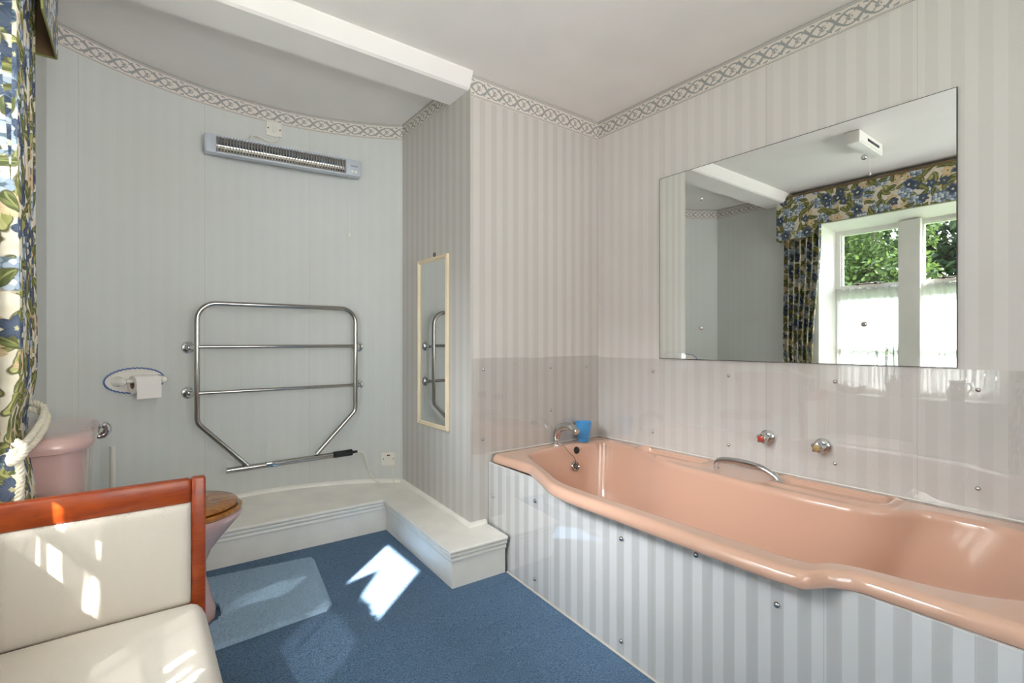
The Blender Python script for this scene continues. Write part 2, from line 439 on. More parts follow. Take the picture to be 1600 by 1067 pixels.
BASE = {}
def obj(name, mb, mats, parent=None, smooth=True, angle=35, origin=None):
    me = bpy.data.meshes.new(name)
    b = BASE[parent.name] if parent else Vector(origin) if origin else Vector((0, 0, 0))
    me.from_pydata([tuple(Vector(p)-b) for p in mb.v], [], mb.f)
    if any(u is not None for u in mb.uv):
        ul = me.uv_layers.new(name='UVMap'); k = 0
        for fi, f in enumerate(mb.f):
            for q in range(len(f)):
                if mb.uv[fi] is not None: ul.data[k].uv = mb.uv[fi][q]
                k += 1
    for q in (mats if isinstance(mats, (list, tuple)) else [mats]): me.materials.append(M[q] if isinstance(q, str) else q)
    me.polygons.foreach_set('material_index', mb.mi)
    me.validate(); me.update()
    if smooth:
        me.polygons.foreach_set('use_smooth', [True]*len(me.polygons)); me.set_sharp_from_angle(angle=math.radians(angle))
    o = bpy.data.objects.new(name, me); COL.objects.link(o)
    if parent: o.parent = parent
    else: o.location = b
    BASE[o.name] = b
    return o
def thing(name, label, cat, loc, group=None):
    o = bpy.data.objects.new(name, None); COL.objects.link(o); o.location = loc; o.empty_display_size = 0.05
    o['label'] = label; o['category'] = cat
    if group: o['group'] = group
    BASE[o.name] = Vector(loc); return o
def tag(o, label, cat, group=None):
    o['label'] = label; o['category'] = cat
    if group: o['group'] = group
    return o
def struct(name, mb, mats, label=None, parent=None, **k):
    o = obj(name, mb, mats, parent, **k)
    if not parent: o['kind'] = 'structure'
    return o
def axisT(loc, zdir, xdir=None):
    z = Vector(zdir).normalized(); x = Vector(xdir) if xdir else (Vector((0, 0, 1)) if abs(z.z) < 0.9 else Vector((1, 0, 0)))
    y = z.cross(x).normalized(); x = y.cross(z)
    return Matrix(((x.x, y.x, z.x, loc[0]), (x.y, y.y, z.y, loc[1]), (x.z, y.z, z.z, loc[2]), (0, 0, 0, 1)))
def arc(c, r, a0, a1, n, f):                         # f maps (u,v) to 3D
    return [f(c[0]+r*math.cos(a0+(a1-a0)*k/n), c[1]+r*math.sin(a0+(a1-a0)*k/n)) for k in range(n+1)]
def spline(P, n=10, closed=False):
    P = [Vector(p) for p in P]; m = len(P); out = []
    rng = range(m if closed else m-1)
    for i in rng:
        p0 = P[(i-1) % m] if closed or i > 0 else P[0]; p1 = P[i]; p2 = P[(i+1) % m]
        p3 = P[(i+2) % m] if closed or i+2 < m else P[-1]
        for k in range(n):
            t = k/n
            out.append(0.5*((2*p1)+(p2-p0)*t+(2*p0-5*p1+4*p2-p3)*t*t+(3*p1-p0-3*p2+p3)*t**3))
    if not closed: out.append(P[-1])
    return out
def text_mesh(body, size, extr=0.0004):
    cu = bpy.data.curves.new('lettering', 'FONT'); cu.body = body; cu.size = size; cu.extrude = extr
    cu.align_x = 'CENTER'; cu.align_y = 'CENTER'; cu.resolution_u = 2
    o = bpy.data.objects.new('lettering', cu); COL.objects.link(o)
    dg = bpy.context.evaluated_depsgraph_get(); me = bpy.data.meshes.new_from_object(o.evaluated_get(dg))
    mb = MB(); mb.add([v.co[:] for v in me.vertices], [tuple(p.vertices) for p in me.polygons])
    bpy.data.objects.remove(o); bpy.data.curves.remove(cu); bpy.data.meshes.remove(me)
    return mb

def fz(y): return -.056*(2.66-y)          # the old floor falls towards the camera
# ------------------------------------------------------------------ room shell
XR, YB, XC = 2.22, 2.08, 1.31        # mirror wall, wall behind the taps, side of the chimney breast
ZC, ZA = 2.385, 2.402                # ceilings
XW, YC = -0.30, 2.795                # window wall and the corner where the bow starts
YF = -1.05
# circle of the bowed wall through three measured points
def circ(a, b, c):
    ax, ay = a; bx, by = b; cx, cy = c
    d = 2*(ax*(by-cy)+bx*(cy-ay)+cx*(ay-by))
    ux = ((ax*ax+ay*ay)*(by-cy)+(bx*bx+by*by)*(cy-ay)+(cx*cx+cy*cy)*(ay-by))/d
    uy = ((ax*ax+ay*ay)*(cx-bx)+(bx*bx+by*by)*(ax-cx)+(cx*cx+cy*cy)*(bx-ax))/d
    return ux, uy, math.hypot(ax-ux, ay-uy)
BX, BY, BR = circ((XW, YC-0.01), (0.50, 3.09), (XC, 2.865))
def ybow(x, off=0.0): return BY + math.sqrt((BR-off)**2-(x-BX)**2)
def nbow(x):                                           # normal into the room
    y = ybow(x); return Vector((BX-x, BY-y, 0)).normalized()

def wall(name, a, b, z0, z1, mat, thick=0.12, u0=0.0):
    """straight wall from a to b (plan), room side on the left of a->b; solid outwards"""
    a = Vector((a[0], a[1], 0)); b = Vector((b[0], b[1], 0)); d = (b-a); L = d.length; n = Vector((d.y, -d.x, 0)).normalized()*thick
    m = MB(); P = lambda p, z: (p.x, p.y, z)
    m.quad(P(a, z0), P(b, z0), P(b, z1), P(a, z1), [(u0, z0), (u0+L, z0), (u0+L, z1), (u0, z1)])
    a2, b2 = a+n, b+n
    m.quad(P(b2, z0), P(a2, z0), P(a2, z1), P(b2, z1)); m.quad(P(a, z1), P(b, z1), P(b2, z1), P(a2, z1))
    m.quad(P(a2, z0), P(b2, z0), P(b, z0), P(a, z0)); m.quad(P(a2, z0), P(a, z0), P(a, z1), P(a2, z1)); m.quad(P(b, z0), P(b2, z0), P(b2, z1), P(b, z1))
    return struct(name, m, mat, smooth=False)

wall('wall_right', (XR, YF), (XR, YB), -.26, 2.46, 'paper_lit', u0=-(1.0785-YF)+0.533*4)
wall('wall_back', (XR, YB), (XC+.0002, YB), -.26, 2.46, 'paper', u0=0.02, thick=0.10)
wall('wall_chimney', (XC, YB+.0005), (XC, ybow(XC)), -.26, 2.46, 'paper', u0=0.0, thick=0.10)
m = MB(); n = 60; u = 0.0; xs = [XC+(XW-XC)*i/n for i in range(n+1)]
for i in range(n):
    x0, x1 = xs[i], xs[i+1]; y0, y1 = ybow(x0), ybow(x1); du = math.hypot(x1-x0, y1-y0)
    uo = 0.533*8-0.543
    m.quad((x0, y0, -.1), (x1, y1, -.1), (x1, y1, 2.46), (x0, y0, 2.46), [(uo+u, 0), (uo+u+du, 0), (uo+u+du, 2.46), (uo+u, 2.46)])
    Y0, Y1 = y0+.12, y1+.12
    m.quad((x1, Y1, -.1), (x0, Y0, -.1), (x0, Y0, 2.46), (x1, Y1, 2.46)); m.quad((x0, y0, 2.46), (x1, y1, 2.46), (x1, Y1, 2.46), (x0, Y0, 2.46))
    u += du
struct('wall_alcove', m, 'paper_alcove', angle=20)

# window wall: opening y 0.70..1.85, recessed to the floor behind the chair
WY0, WY1, WZ1 = 0.66, 1.84, 2.075
XP, XG = -0.40, -0.55                  # panel under the sill, plane of the lights
m = MB()
def wq(y0, y1, z0, z1):
    m.quad((XW, y1, z0), (XW, y0, z0), (XW, y0, z1), (XW, y1, z1), [(-y1, z0), (-y0, z0), (-y0, z1), (-y1, z1)])
wq(WY1, YC+0.02, -.26, 2.46); wq(YF, WY0, -.26, 2.46); wq(WY0, WY1, WZ1, 2.46)
# outside skin
for (y0, y1, z0, z1) in ((1.90, YC+.15, -.3, 2.6), (YF-.1, 0.52, -.3, 2.6), (0.52, 1.90, 2.24, 2.6), (0.52, 1.90, -.3, 0.60)):
    m.quad((-.64, y0, z0), (-.64, y1, z0), (-.64, y1, z1), (-.64, y0, z1))
# splayed reveals and head
SY0, SY1, SZ1, XS = 0.715, 1.785, 2.02, -.578
m.quad((XW, WY1, -.2), (XW, WY1, WZ1), (XS, SY1, SZ1), (XS, SY1, -.2), mi=1)
m.quad((XW, WY0, WZ1), (XW, WY0, -.2), (XS, SY0, -.2), (XS, SY0, SZ1), mi=1)
m.quad((XW, WY1, WZ1), (XW, WY0, WZ1), (XS, SY0, SZ1), (XS, SY1, SZ1), mi=1)
m.quad((XP, WY1, -.2), (XP, WY0, -.2), (XP, WY0, .60), (XP, WY1, .60), mi=1)
m.quad((-.64, YF-.1, 2.6), (-.64, YC+.15, 2.6), (XW, YC+.15, 2.6), (XW, YF-.1, 2.6))
m.quad((XW, YC+.15, 2.46), (XW, YF-.1, 2.46), (XW, YF-.1, 2.6), (XW, YC+.15, 2.6))
struct('wall_left', m, ['paper_alcove', 'stone'], smooth=False)
# rear wall (behind the camera) with a window added to let fill light in
m = MB(); RX0, RX1, RZ0, RZ1 = -0.18, 1.40, 0.80, 2.14
for (x0, x1, z0, z1) in ((XW-.1, RX0, -.26, 2.46), (RX1, XR+.12, -.26, 2.46), (RX0, RX1, -.26, RZ0), (RX0, RX1, RZ1, 2.46)):
    m.quad((x0, YF, z0), (x1, YF, z0), (x1, YF, z1), (x0, YF, z1), [(x0, z0), (x1, z0), (x1, z1), (x0, z1)])
    m.quad((x1, YF-.1, z0), (x0, YF-.1, z0), (x0, YF-.1, z1), (x1, YF-.1, z1))
for a, b in (((RX0, RZ0), (RX0, RZ1)), ((RX0, RZ1), (RX1, RZ1)), ((RX1, RZ1), (RX1, RZ0)), ((RX1, RZ0), (RX0, RZ0))):
    m.quad((a[0], YF, a[1]), (b[0], YF, b[1]), (b[0], YF-.1, b[1]), (a[0], YF-.1, a[1]), mi=1)
struct('wall_front', m, ['paper', 'stone'], smooth=False)
w2 = struct('added_rear_window', MB().box(RX0, RX1, YF-.08, YF-.05, RZ0, RZ0+.05).box(RX0, RX1, YF-.08, YF-.05, RZ1-.05, RZ1)
            .box(RX0, RX0+.05, YF-.08, YF-.05, RZ0+.05, RZ1-.05).box(RX1-.05, RX1, YF-.08, YF-.05, RZ0+.05, RZ1-.05), 'white', smooth=False)
obj('pane', MB().box(RX0+.05, RX1-.05, YF-.067, YF-.063, RZ0+.05, RZ1-.05), 'pane', w2, smooth=False)

# ceilings and the boxed beam between them
m = MB(); z = ZC
m.quad((-.66, YF-.1, z), (-.66, 2.10, z), (XR+.12, 2.10, z), (XR+.12, YF-.1, z))
m.quad((-.66, YF-.1, 2.7), (XR+.12, YF-.1, 2.7), (XR+.12, 3.4, 2.7), (-.66, 3.4, 2.7))
struct('ceiling', m, 'ceiling', smooth=False)
m = MB(); m.quad((-.66, 2.27, ZA), (-.66, 3.35, ZA), (XC+.12, 3.35, ZA), (XC+.12, 2.27, ZA))
struct('ceiling_alcove', m, 'ceiling', smooth=False)
m = MB(); prof = [(2.055, 2.40), (2.055, 2.375), (2.085, 2.312), (2.098, 2.304), (2.285, 2.304), (2.29, 2.309), (2.29, 2.43)]
m.loft([[(x, y, z) for y, z in prof] for x in (XW-.02, XC)], closed=False)
struct('trim_beam', m, 'ceiling', angle=25)
m = MB(); ya, yb_ = YF-.1, 3.35
m.quad((-.66, ya, fz(ya)), (XR+.12, ya, fz(ya)), (XR+.12, yb_, fz(yb_)), (-.66, yb_, fz(yb_))); m.quad((-.66, yb_, fz(yb_)-.08), (XR+.12, yb_, fz(yb_)-.08), (XR+.12, ya, fz(ya)-.08), (-.66, ya, fz(ya)-.08))
struct('floor', m, 'carpet', smooth=False)

# printed paper frieze under the ceiling: one strip per wall
def strip(name, pts, z1, h):
    m = MB(); u = 0.0
    for k in range(len(pts)-1):
        (ax, ay), (bx, by) = pts[k], pts[k+1]; L = math.hypot(bx-ax, by-ay); s = 0.105/h
        m.quad((ax, ay, z1-h), (bx, by, z1-h), (bx, by, z1), (ax, ay, z1), [(u, 0), (u+L, 0), (u+L, .105), (u, .105)])
        u += L
    d = MB(); d.v = m.v; d.f = m.f; d.uv = m.uv; d.mi = m.mi
    o = struct(name, d, 'frieze', angle=20)
    return o
e = 0.0025
strip('trim_1', [(XR-e, YF), (XR-e, YB-e)], ZC-.002, 0.107)
strip('trim_2', [(XR-e, YB-e), (XC, YB-e)], ZC-.004, 0.112)
strip('trim_3', [(XC-e, 2.29), (XC-e, ybow(XC)-e)], ZA-.001, 0.096)
strip('trim_4', [(x, ybow(x)-e) for x in [XC+(XW+.003-XC)*i/60 for i in range(61)]], ZA-.001, 0.096)
strip('trim_5', [(XW+e, YC), (XW+e, 2.29)], ZA-.001, 0.096)

# cream boxed ledge round the alcove
FR = [(XW+.01, 2.685), (1.117, 2.66), (1.117, 1.925), (1.402, 1.915)]
prof = [(0.0, -.02), (0.0, .118), (.008, .120), (.011, .128), (.009, .138), (.014, .144), (.019, .150), (.019, .156), (.014, .159), (.020, .163), (.026, .170), (.026, .177), (.021, .181)]
def offs(path, d):
    out = []
    for i, p in enumerate(path):
        p = Vector(p)
        ns = []
        if i > 0: t = (p-Vector(path[i-1])).normalized(); ns.append(Vector((t.y, -t.x)))
        if i < len(path)-1: t = (Vector(path[i+1])-p).normalized(); ns.append(Vector((t.y, -t.x)))
        if len(ns) == 2:
            b = (ns[0]+ns[1]); b = b/b.length; q = b*(d/max(.2, b.dot(ns[0])))
        else: q = ns[0]*d
        out.append((p.x+q.x, p.y+q.y))
    return out
m = MB()
loops = [[(x, y, z) for x, y in offs(FR, d)] for d, z in prof]
m.loft(loops, closed=False)
tl = [(x, y) for x, y in offs(FR, .021)]
xs = [XW+.01+(XC-XW-.01)*i/30 for i in range(31)]
for i in range(30):
    x0, x1 = xs[i], xs[i+1]
    fy = lambda x: tl[0][1]+(tl[1][1]-tl[0][1])*min(1, (x-tl[0][0])/(tl[1][0]-tl[0][0]))
    m.quad((x0, fy(x0), .181), (x1, fy(x1), .181), (x1, ybow(x1), .181), (x0, ybow(x0), .181))
m.add([(tl[1][0], tl[1][1], .181), (tl[2][0], tl[2][1], .181), (XC, YB, .181), (XC+.02, YB+.02, .181), (XC+.02, tl[1][1], .181)], [(0, 1, 2, 3, 4)])
m.quad((tl[2][0], tl[2][1], .181), (tl[3][0], tl[3][1], .181), (1.40, YB, .181), (XC, YB, .181))
m.v = [(x, y, z+fz(y)) for x, y, z in m.v]
struct('baseboard_alcove', m, 'cream', angle=30)
# small quadrant beads where the ledge meets the papered walls
def bead(name, path, z, r=.020):
    m = MB(); L = []
    for a in (0, 22, 45, 68, 90):
        c, s_ = math.cos(math.radians(a))*r, math.sin(math.radians(a))*r
        L.append([(x, y, z+s_) for x, y in offs(path, -c)])
    m.loft(L, closed=False); m.v = [(x, y, z+fz(y)) for x, y, z in m.v]; return struct(name, m, 'cream', angle=60)
pb = [(XC-e, YB-e)]
bead('baseboard_chimney', [(1.40, YB), (XC, YB), (XC, ybow(XC))][::1], .180)
bead('baseboard_bow', [(XC, ybow(XC))]+[(x, ybow(x)) for x in [XC+(XW+.02-XC)*i/30 for i in range(1, 31)]], .180)

# ------------------------------------------------------------------ stone window with net curtains
L1, L2 = (1.325, 1.755), (0.745, 1.185)
ZB, ZT, ZTr = 0.66, 1.985, 1.55
m = MB()
fx0, fx1 = -.578, -.53
for (y0, y1, z0, z1) in ((1.755, 1.80, .62, 2.03), (.70, .745, .62, 2.03), (1.185, 1.325, .62, 2.03), (.745, 1.185, 2.0, 2.03), (1.325, 1.755, 2.0, 2.03), (.745, 1.185, .62, .69), (1.325, 1.755, .62, .69)):
    m.box(fx0, fx1 + (.05 if (y0, y1) == (1.185, 1.325) else 0), y0, y1, z0, z1)
win = struct('window_1', m, 'stone', smooth=False)
for (y0, y1) in (L1, L2):
    f = .010
    for (za, zb, nm) in ((ZTr-.012, 2.0, 'casement'), (.69, ZTr-.075, 'casement')):
        c = MB().box(-.585, -.545, y0, y0+f, za, zb).box(-.585, -.545, y1-f, y1, za, zb).box(-.585, -.545, y0+f, y1-f, za, za+f).box(-.585, -.545, y0+f, y1-f, zb-f, zb)
        co = obj(nm, c, 'white', win, smooth=False)
        obj('pane', MB().box(-.567, -.563, y0+f, y1-f, za+f, zb-f), 'pane', co, smooth=False)
        if za < 1: obj('glazing_bar', MB().box(-.58, -.55, y0+f, y1-f, 1.015, 1.035), 'white', co, smooth=False)
        else:
            s_ = MB().tube([(-.535, y0+.12, za+.012), (-.53, y0+.20, za+.014), (-.53, y1-.10, za+.014)], .006, 8)
            s_.lathe([(.0, 0), (.010, .0), (.010, .018), (.004, .024)], 10, axisT((-.53, y0+.17, za+.005), (0, 0, 1))).lathe([(.0, 0), (.010, .0), (.010, .018), (.004, .024)], 10, axisT((-.53, y1-.13, za+.005), (0, 0, 1)))
            obj('casement_stay', s_, 'iron', co)
    obj('transom', MB().box(fx0, fx1, y0, y1, ZTr-.075, ZTr-.012), 'stone', win, smooth=False)
obj('window_board', MB().box(-.64, -.345, WY0+.012, WY1-.012, .595, .622, bev=.008), 'white', win)

def net(y0, y1, seed, label):
    rnd = random.Random(seed); fr = [(rnd.uniform(60, 230), rnd.uniform(0, 6.28), rnd.uniform(.25, 1)) for _ in range(9)]
    zt, zb = 1.502, .635
    def fold(y, t):
        s = sum(a*math.sin(f*y+p+t*1.3*math.sin(f)) for f, p, a in fr)
        return -.508 + s*.0048*(0.6+0.6*t)
    def fn(u, v):
        t = 1-v; y = y0+(y1-y0)*u + .006*math.sin(25*u+8*t)*t
        return (fold(y, t), y, zb+(zt-zb)*v)
    m = MB().grid(fn, 220, 14, lambda u, v: ((y1-y0)*2.2*u, (zt-zb)*v))
    # frilled heading above the wire
    def fh(u, v):
        y = y0+(y1-y0)*u; return (fold(y, .2)+.006*math.sin(y*420)*v, y+.003*math.sin(y*310)*v, zt-.004+.02*v+.004*v*math.sin(y*150))
    m.grid(fh, 220, 2, lambda u, v: ((y1-y0)*2.2*u, .9+.02*v))
    root = thing('net_curtain', label, 'curtain', (-.508, (y0+y1)/2, zb), 'net curtains at the stone window')
    obj('net', m, 'net', root, angle=180)
    obj('wire', MB().tube([(-.508, y0-.01, zt-.004), (-.508, y1+.01, zt-.004)], .0025, 6), 'plastic', root)
net(1.27, 1.785, 3, 'white gathered net curtain over the lower window light beside the floral curtain')
net(.725, 1.245, 5, 'white gathered net curtain over the lower window light away from the floral curtain')

# ------------------------------------------------------------------ bath
KO = [(2.216, 2.076), (1.9, 2.076), (1.6, 2.076), (1.425, 2.074), (1.428, 1.90), (1.428, 1.76), (1.37, 1.625), (1.308, 1.49), (1.288, 1.38), (1.288, 1.04), (1.285, .62), (1.297, .54), (1.36, .505), (1.395, .455), (1.393, .30), (1.395, .03), (1.6, .02), (1.9, .02), (2.216, .02), (2.216, .30), (2.216, .50), (2.216, .58), (2.216, .66), (2.216, 1.0), (2.216, 1.38), (2.216, 1.52), (2.216, 1.63), (2.216, 1.76), (2.216, 1.92)]
KI = [(2.125, 1.985), (1.95, 2.000), (1.70, 1.995), (1.585, 1.955), (1.545, 1.88), (1.506, 1.790), (1.450, 1.645), (1.388, 1.52), (1.375, 1.38), (1.380, 1.04), (1.386, .62), (1.402, .555), (1.452, .535), (1.480, .46), (1.505, .285), (1.60, .17), (1.72, .13), (1.95, .13), (2.08, .18), (2.125, .34), (2.122, .49), (2.04, .55), (1.968, .63), (1.962, 1.0), (1.982, 1.39), (2.035, 1.53), (2.085, 1.63), (2.14, 1.77), (2.15, 1.92)]
SEG = 20
def dense(K):
    P = []
    for i in range(len(K)):
        a, b = Vector(K[i]), Vector(K[(i+1) % len(K)])
        for k in range(SEG): P.append(a.lerp(b, k/SEG))
    return P
def smooth_loop(P, it):
    n = len(P)
    for _ in range(it): P = [(P[i-1]+P[i]*2+P[(i+1) % n])/4 for i in range(n)]
    return P
OUT = smooth_loop(dense(KO), 16); INN = smooth_loop(dense(KI), 70)
CX, CY = 1.70, 1.07
BOT = smooth_loop([Vector((CX+(p.x-CX)*.66, 1.15+(p.y-1.15)*(.86 if p.y > 1.15 else .64))) for p in INN], 120)
def rr_mask(x, y, x0, x1, y0, y1, r, soft):
    cx, cy = (x0+x1)/2, (y0+y1)/2; qx, qy = abs(x-cx)-(x1-x0)/2+r, abs(y-cy)-(y1-y0)/2+r
    d = math.hypot(max(qx, 0), max(qy, 0))+min(max(qx, qy), 0)-r
    t = min(1, max(0, .5-d/soft)); return t*t*(3-2*t)
def dish(x, y):
    a = rr_mask(x, y, 2.065, 2.185, 1.31, 1.70, .045, .016); b = rr_mask(x, y, 2.045, 2.185, .60, .965, .045, .016)
    lip = rr_mask(x, y, 2.04, 2.21, 1.285, 1.725, .06, .03)+rr_mask(x, y, 2.02, 2.21, .575, .99, .06, .03)
    return -.030*(a+b)+.009*lip
loops = []
def inset(d):
    out = []
    for o, i in zip(OUT, INN):
        v = i-o; L = v.length; out.append(o+v*(min(d, L*.45)/L))
    return out
for d, z in ((.012, .452), (.003, .452), (0, .456), (0, .468), (.003, .478), (.009, .486), (.018, .4905), (.028, .4915)):
    loops.append([(p.x, p.y, z) for p in inset(d)])
base = inset(.028)
for k in range(1, 31):
    t = k/30
    L = []
    for o, i in zip(base, INN):
        v = o-i; q = v.length; e_ = i+v*(min(.020, q*.4)/q)
        p = o.lerp(e_, t); L.append((p.x, p.y, .4915-.002*t+dish(p.x, p.y)))
    loops.append(L)
for d, z in ((.012, .4875), (.005, .483), (0, .474)):
    L = []
    for o, i in zip(base, INN):
        v = o-i; q = v.length; p = i+v*(min(d, q*.3)/q); L.append((p.x, p.y, z))
    loops.append(L)
for t, z in ((.012, .462), (.035, .444), (.07, .42), (.13, .375), (.21, .315), (.30, .255), (.40, .205), (.52, .165), (.68, .140), (.85, .130), (1.0, .127)):
    loops.append([(max(i.x+(b.x-i.x)*t, 1.40+.02*min(1, (.474-z)/.03)), i.y+(b.y-i.y)*t, z) for i, b in zip(INN, BOT)])
for t, z in ((.5, .124), (.9, .122)):
    loops.append([(b.x+(CX-b.x)*t, b.y+(CY-b.y)*t, z) for b in BOT])
bath = thing('bathtub', 'long pink bathtub with waisted rim, set in the corner below the large mirror', 'bathtub', (1.75, 1.05, fz(1.05)))
obj('tub', MB().loft(loops, False, True), 'bath', bath, angle=80)
# chrome grab handle on the rim
hp = spline([(2.085, 1.235, .488), (2.085, 1.232, .515), (2.088, 1.205, .531), (2.092, 1.12, .536), (2.094, 1.04, .528), (2.092, .985, .508), (2.088, .962, .488)], 8)
h = MB().tube(hp, [.0095+.0045*math.sin(PI*i/(len(hp)-1)) for i in range(len(hp))], 12)
for y in (1.235, .962): h.lathe([(0, .486), (.014, .486), (.013, .4915), (.009, .494), (0, .494)], 14, Matrix.Translation((2.087, y, 0)))
obj('grab_handle', h, 'chrome', bath)
# overflow grille with holes, plug and chain on the tap-end wall
gT = axisT((1.925, 1.977, .372), (0, -.93, .36))
g = MB().lathe([(.0, 0), (.027, 0), (.029, .004), (.026, .009), (.021, .010), (.019, .007), (0, .006)], 24, gT)
ov = obj('overflow_grille', g, 'steel', bath)
hm = MB()
for k in range(6):
    a = k*PI/3; hm.lathe([(0, .0065), (.0052, .0065), (.0052, .0076), (0, .0076)], 8, gT @ Matrix.Translation((.0125*math.cos(a), .0125*math.sin(a), 0)))
hm.lathe([(0, .0065), (.0035, .0065), (.0035, .0078), (0, .0078)], 8, gT)
obj('drain_hole', hm, 'black', ov)['kind'] = 'stuff'
obj('plug', MB().lathe([(0, 0), (.021, 0), (.022, .005), (.019, .014), (.012, .018), (0, .018)], 20, axisT((1.953, 2.004, .452), (0, -.95, .3))), 'black', bath)
ch = MB(); cp = spline([(1.848, 2.03, .50), (1.862, 2.005, .492), (1.885, 1.985, .455), (1.912, 1.972, .425), (1.922, 1.965, .395)], 12)
for i, p in enumerate(cp):
    ch.lathe([(0, -.0026), (.0022, -.0014), (.0026, 0), (.0022, .0014), (0, .0026)], 6, Matrix.Translation(p))
ch.tube(cp, .0010, 5)
obj('plug_chain', ch, 'steel', bath)
# spout standing on the rim
sp = MB().lathe([(0, .486), (.021, .486), (.021, .495), (.0165, .500), (.0165, .522), (.0145, .528), (0, .528)], 20, Matrix.Translation((1.85, 2.045, 0)))
pth = spline([(1.85, 2.044, .522), (1.85, 2.043, .545), (1.85, 2.025, .578), (1.85, 1.985, .598), (1.85, 1.94, .605), (1.85, 1.905, .594), (1.85, 1.893, .586)], 8)
sp.tube(pth, [.017+.006*math.sin(PI*min(1, i/(len(pth)-1)*1.1))for i in range(len(pth))], 16)
spo = obj('spout', sp, 'chrome', bath)
obj('spout_nozzle', MB().lathe([(0, 0), (.0165, 0), (.0175, .004), (.0175, .014), (.0155, .018), (0, .016)], 16, axisT((1.85, 1.898, .590), (0, -.8, -.6))), 'chrome', spo)
# sealant bead along both walls
sl = MB().tube([(2.2125, .02, .4945), (2.2125, 2.0725, .4945), (1.428, 2.0725, .4945)], .0035, 8)
obj('sealant_bead', sl, 'seal', bath)
# wall-mounted tap handles
def tap(y, z, cm, label):
    root = thing('tap', label, 'tap', (2.2115, y, z), 'bath taps')
    T = axisT((2.2115, y, z), (-1, 0, 0))
    obj('flange', MB().lathe([(0, 0), (.030, 0), (.031, .004), (.027, .009), (.018, .012), (.016, .026), (0, .026)], 28, T), 'chrome', root)
    L = []
    for zz, s_ in ((.022, .72), (.027, .93), (.034, 1.0), (.048, 1.0), (.055, .9), (.058, .72)):
        lp = []
        for k in range(48):
            a = 2*PI*k/48; r = .0225*s_*(1+.14*math.cos(5*a+.4)); lp.append((r*math.cos(a), r*math.sin(a), zz))
        L.append(lp)
    hd = obj('handle', MB().loft(L, True, True, T=T), 'chrome', root)
    obj('indice_disc', MB().lathe([(0, .0575), (.0125, .0575), (.0125, .061), (.009, .063), (0, .0635)], 20, T), cm, hd)
tap(1.068, .640, 'red', 'chrome tap handle with red centre disc on wall above bath')
tap(.848, .637, 'brass', 'chrome tap handle with tan centre disc on wall above bath')

# bath panel: papered board under a clear sheet
PB = [(2.076, 1.418), (1.2, 1.405), (.03, 1.387)]
PT = PB
def lerpY(T, y):
    for (ya, xa), (yb, xb) in zip(T, T[1:]):
        if yb <= y <= ya: return xa+(xb-xa)*(ya-y)/(ya-yb)
    return T[-1][1]
PH = .4515
def pan(y, z, off=0.0): return (lerpY(PB, y)+(lerpY(PT, y)-lerpY(PB, y))*(z/PH)-off, y, z)
panel = bpy.data.objects.new('side_panel', None); COL.objects.link(panel); panel.parent = bath; panel.empty_display_size = .05; BASE[panel.name] = BASE[bath.name]
panel['label'] = 'striped papered side panel under clear acrylic sheet'
def slab(off0, off1):
    m = MB(); n = 40; uvf = lambda u, v: (2.076-2.046*u, PH*v)
    f = lambda off: (lambda u, v: pan(2.076-2.046*u, fz(2.076-2.046*u)+.002+(PH-.004-fz(2.076-2.046*u))*v, off))
    m.grid(f(off1), n, 2, uvf)
    m.grid(lambda u, v: f(off0)(1-u, v), n, 2)
    for v in (0, 1):
        for i in range(n):
            a, b = i/n, (i+1)/n; m.quad(f(off0)(a, v), f(off0)(b, v), f(off1)(b, v), f(off1)(a, v))
    for uu in (0, 1): m.quad(f(off0)(uu, 0), f(off0)(uu, 1), f(off1)(uu, 1), f(off1)(uu, 0))
    return m
obj('papered_board', slab(-.010, 0), 'paper_panel', panel, angle=40)
obj('clear_sheet', slab(.0015, .0045), 'acrylic', panel, angle=40)
def screw(parent, loc, d, r=.0085):
    return obj('screw', MB().lathe([(0, 0), (r, 0), (r, .0012), (r*.85, .004), (r*.5, .006), (0, .0066)], 14, axisT(loc, d)), 'chrome', parent)
for y, z in ((2.03, .29), (1.70, .353), (1.70, .005), (1.20, .345), (1.20, -.027), (.895, .392), (.647, .342)):
    screw(panel, pan(y, z, .0045), (-1, 0, .12))
obj('foot_bead', MB().tube([pan(y, fz(y)+.002, .006) for y in (1.91, 1.66, 1.4, 1.15, .9, .5, .03)], .004, 8), 'seal', panel)

# clear acrylic splashback sheets on the two walls
sh = thing('splashback', 'long clear acrylic splashback sheet on the wall below the large mirror', 'splashback', (2.216, 1.05, .498))
obj('clear_sheet', MB().box(2.2125, 2.2165, .03, 2.070, .499, .967), 'acrylic', sh, smooth=False)
for y in (1.679, 1.248, .803, .383):
    for z in (.90, .575): screw(sh, (2.2125, y, z), (-1, 0, 0), .0075)
sh = thing('splashback', 'square clear acrylic splashback sheet on the end wall behind the spout', 'splashback', (1.77, 2.076, .506))
obj('clear_sheet', MB().box(1.318, 2.211, 2.0715, 2.0755, .500, .977), 'acrylic', sh, smooth=False)
for x, z in ((1.382, .92), (1.83, .916), (2.106, .915), (1.83, .681), (1.378, .571)): screw(sh, (x, 2.0715, z), (0, -1, 0), .0075)

# blue tumbler on the rim corner
cup = thing('tumbler', 'blue plastic tumbler on the bath rim beside the spout', 'cup', (2.032, 2.018, .4915))
T = Matrix.Translation((2.032, 2.018, .4915))
obj('beaker', MB().lathe([(0, 0), (.032, 0), (.0335, .003), (.0455, .108), (.046, .111), (.0445, .111), (.0328, .006), (0, .006)], 32, T), 'blue', cup)

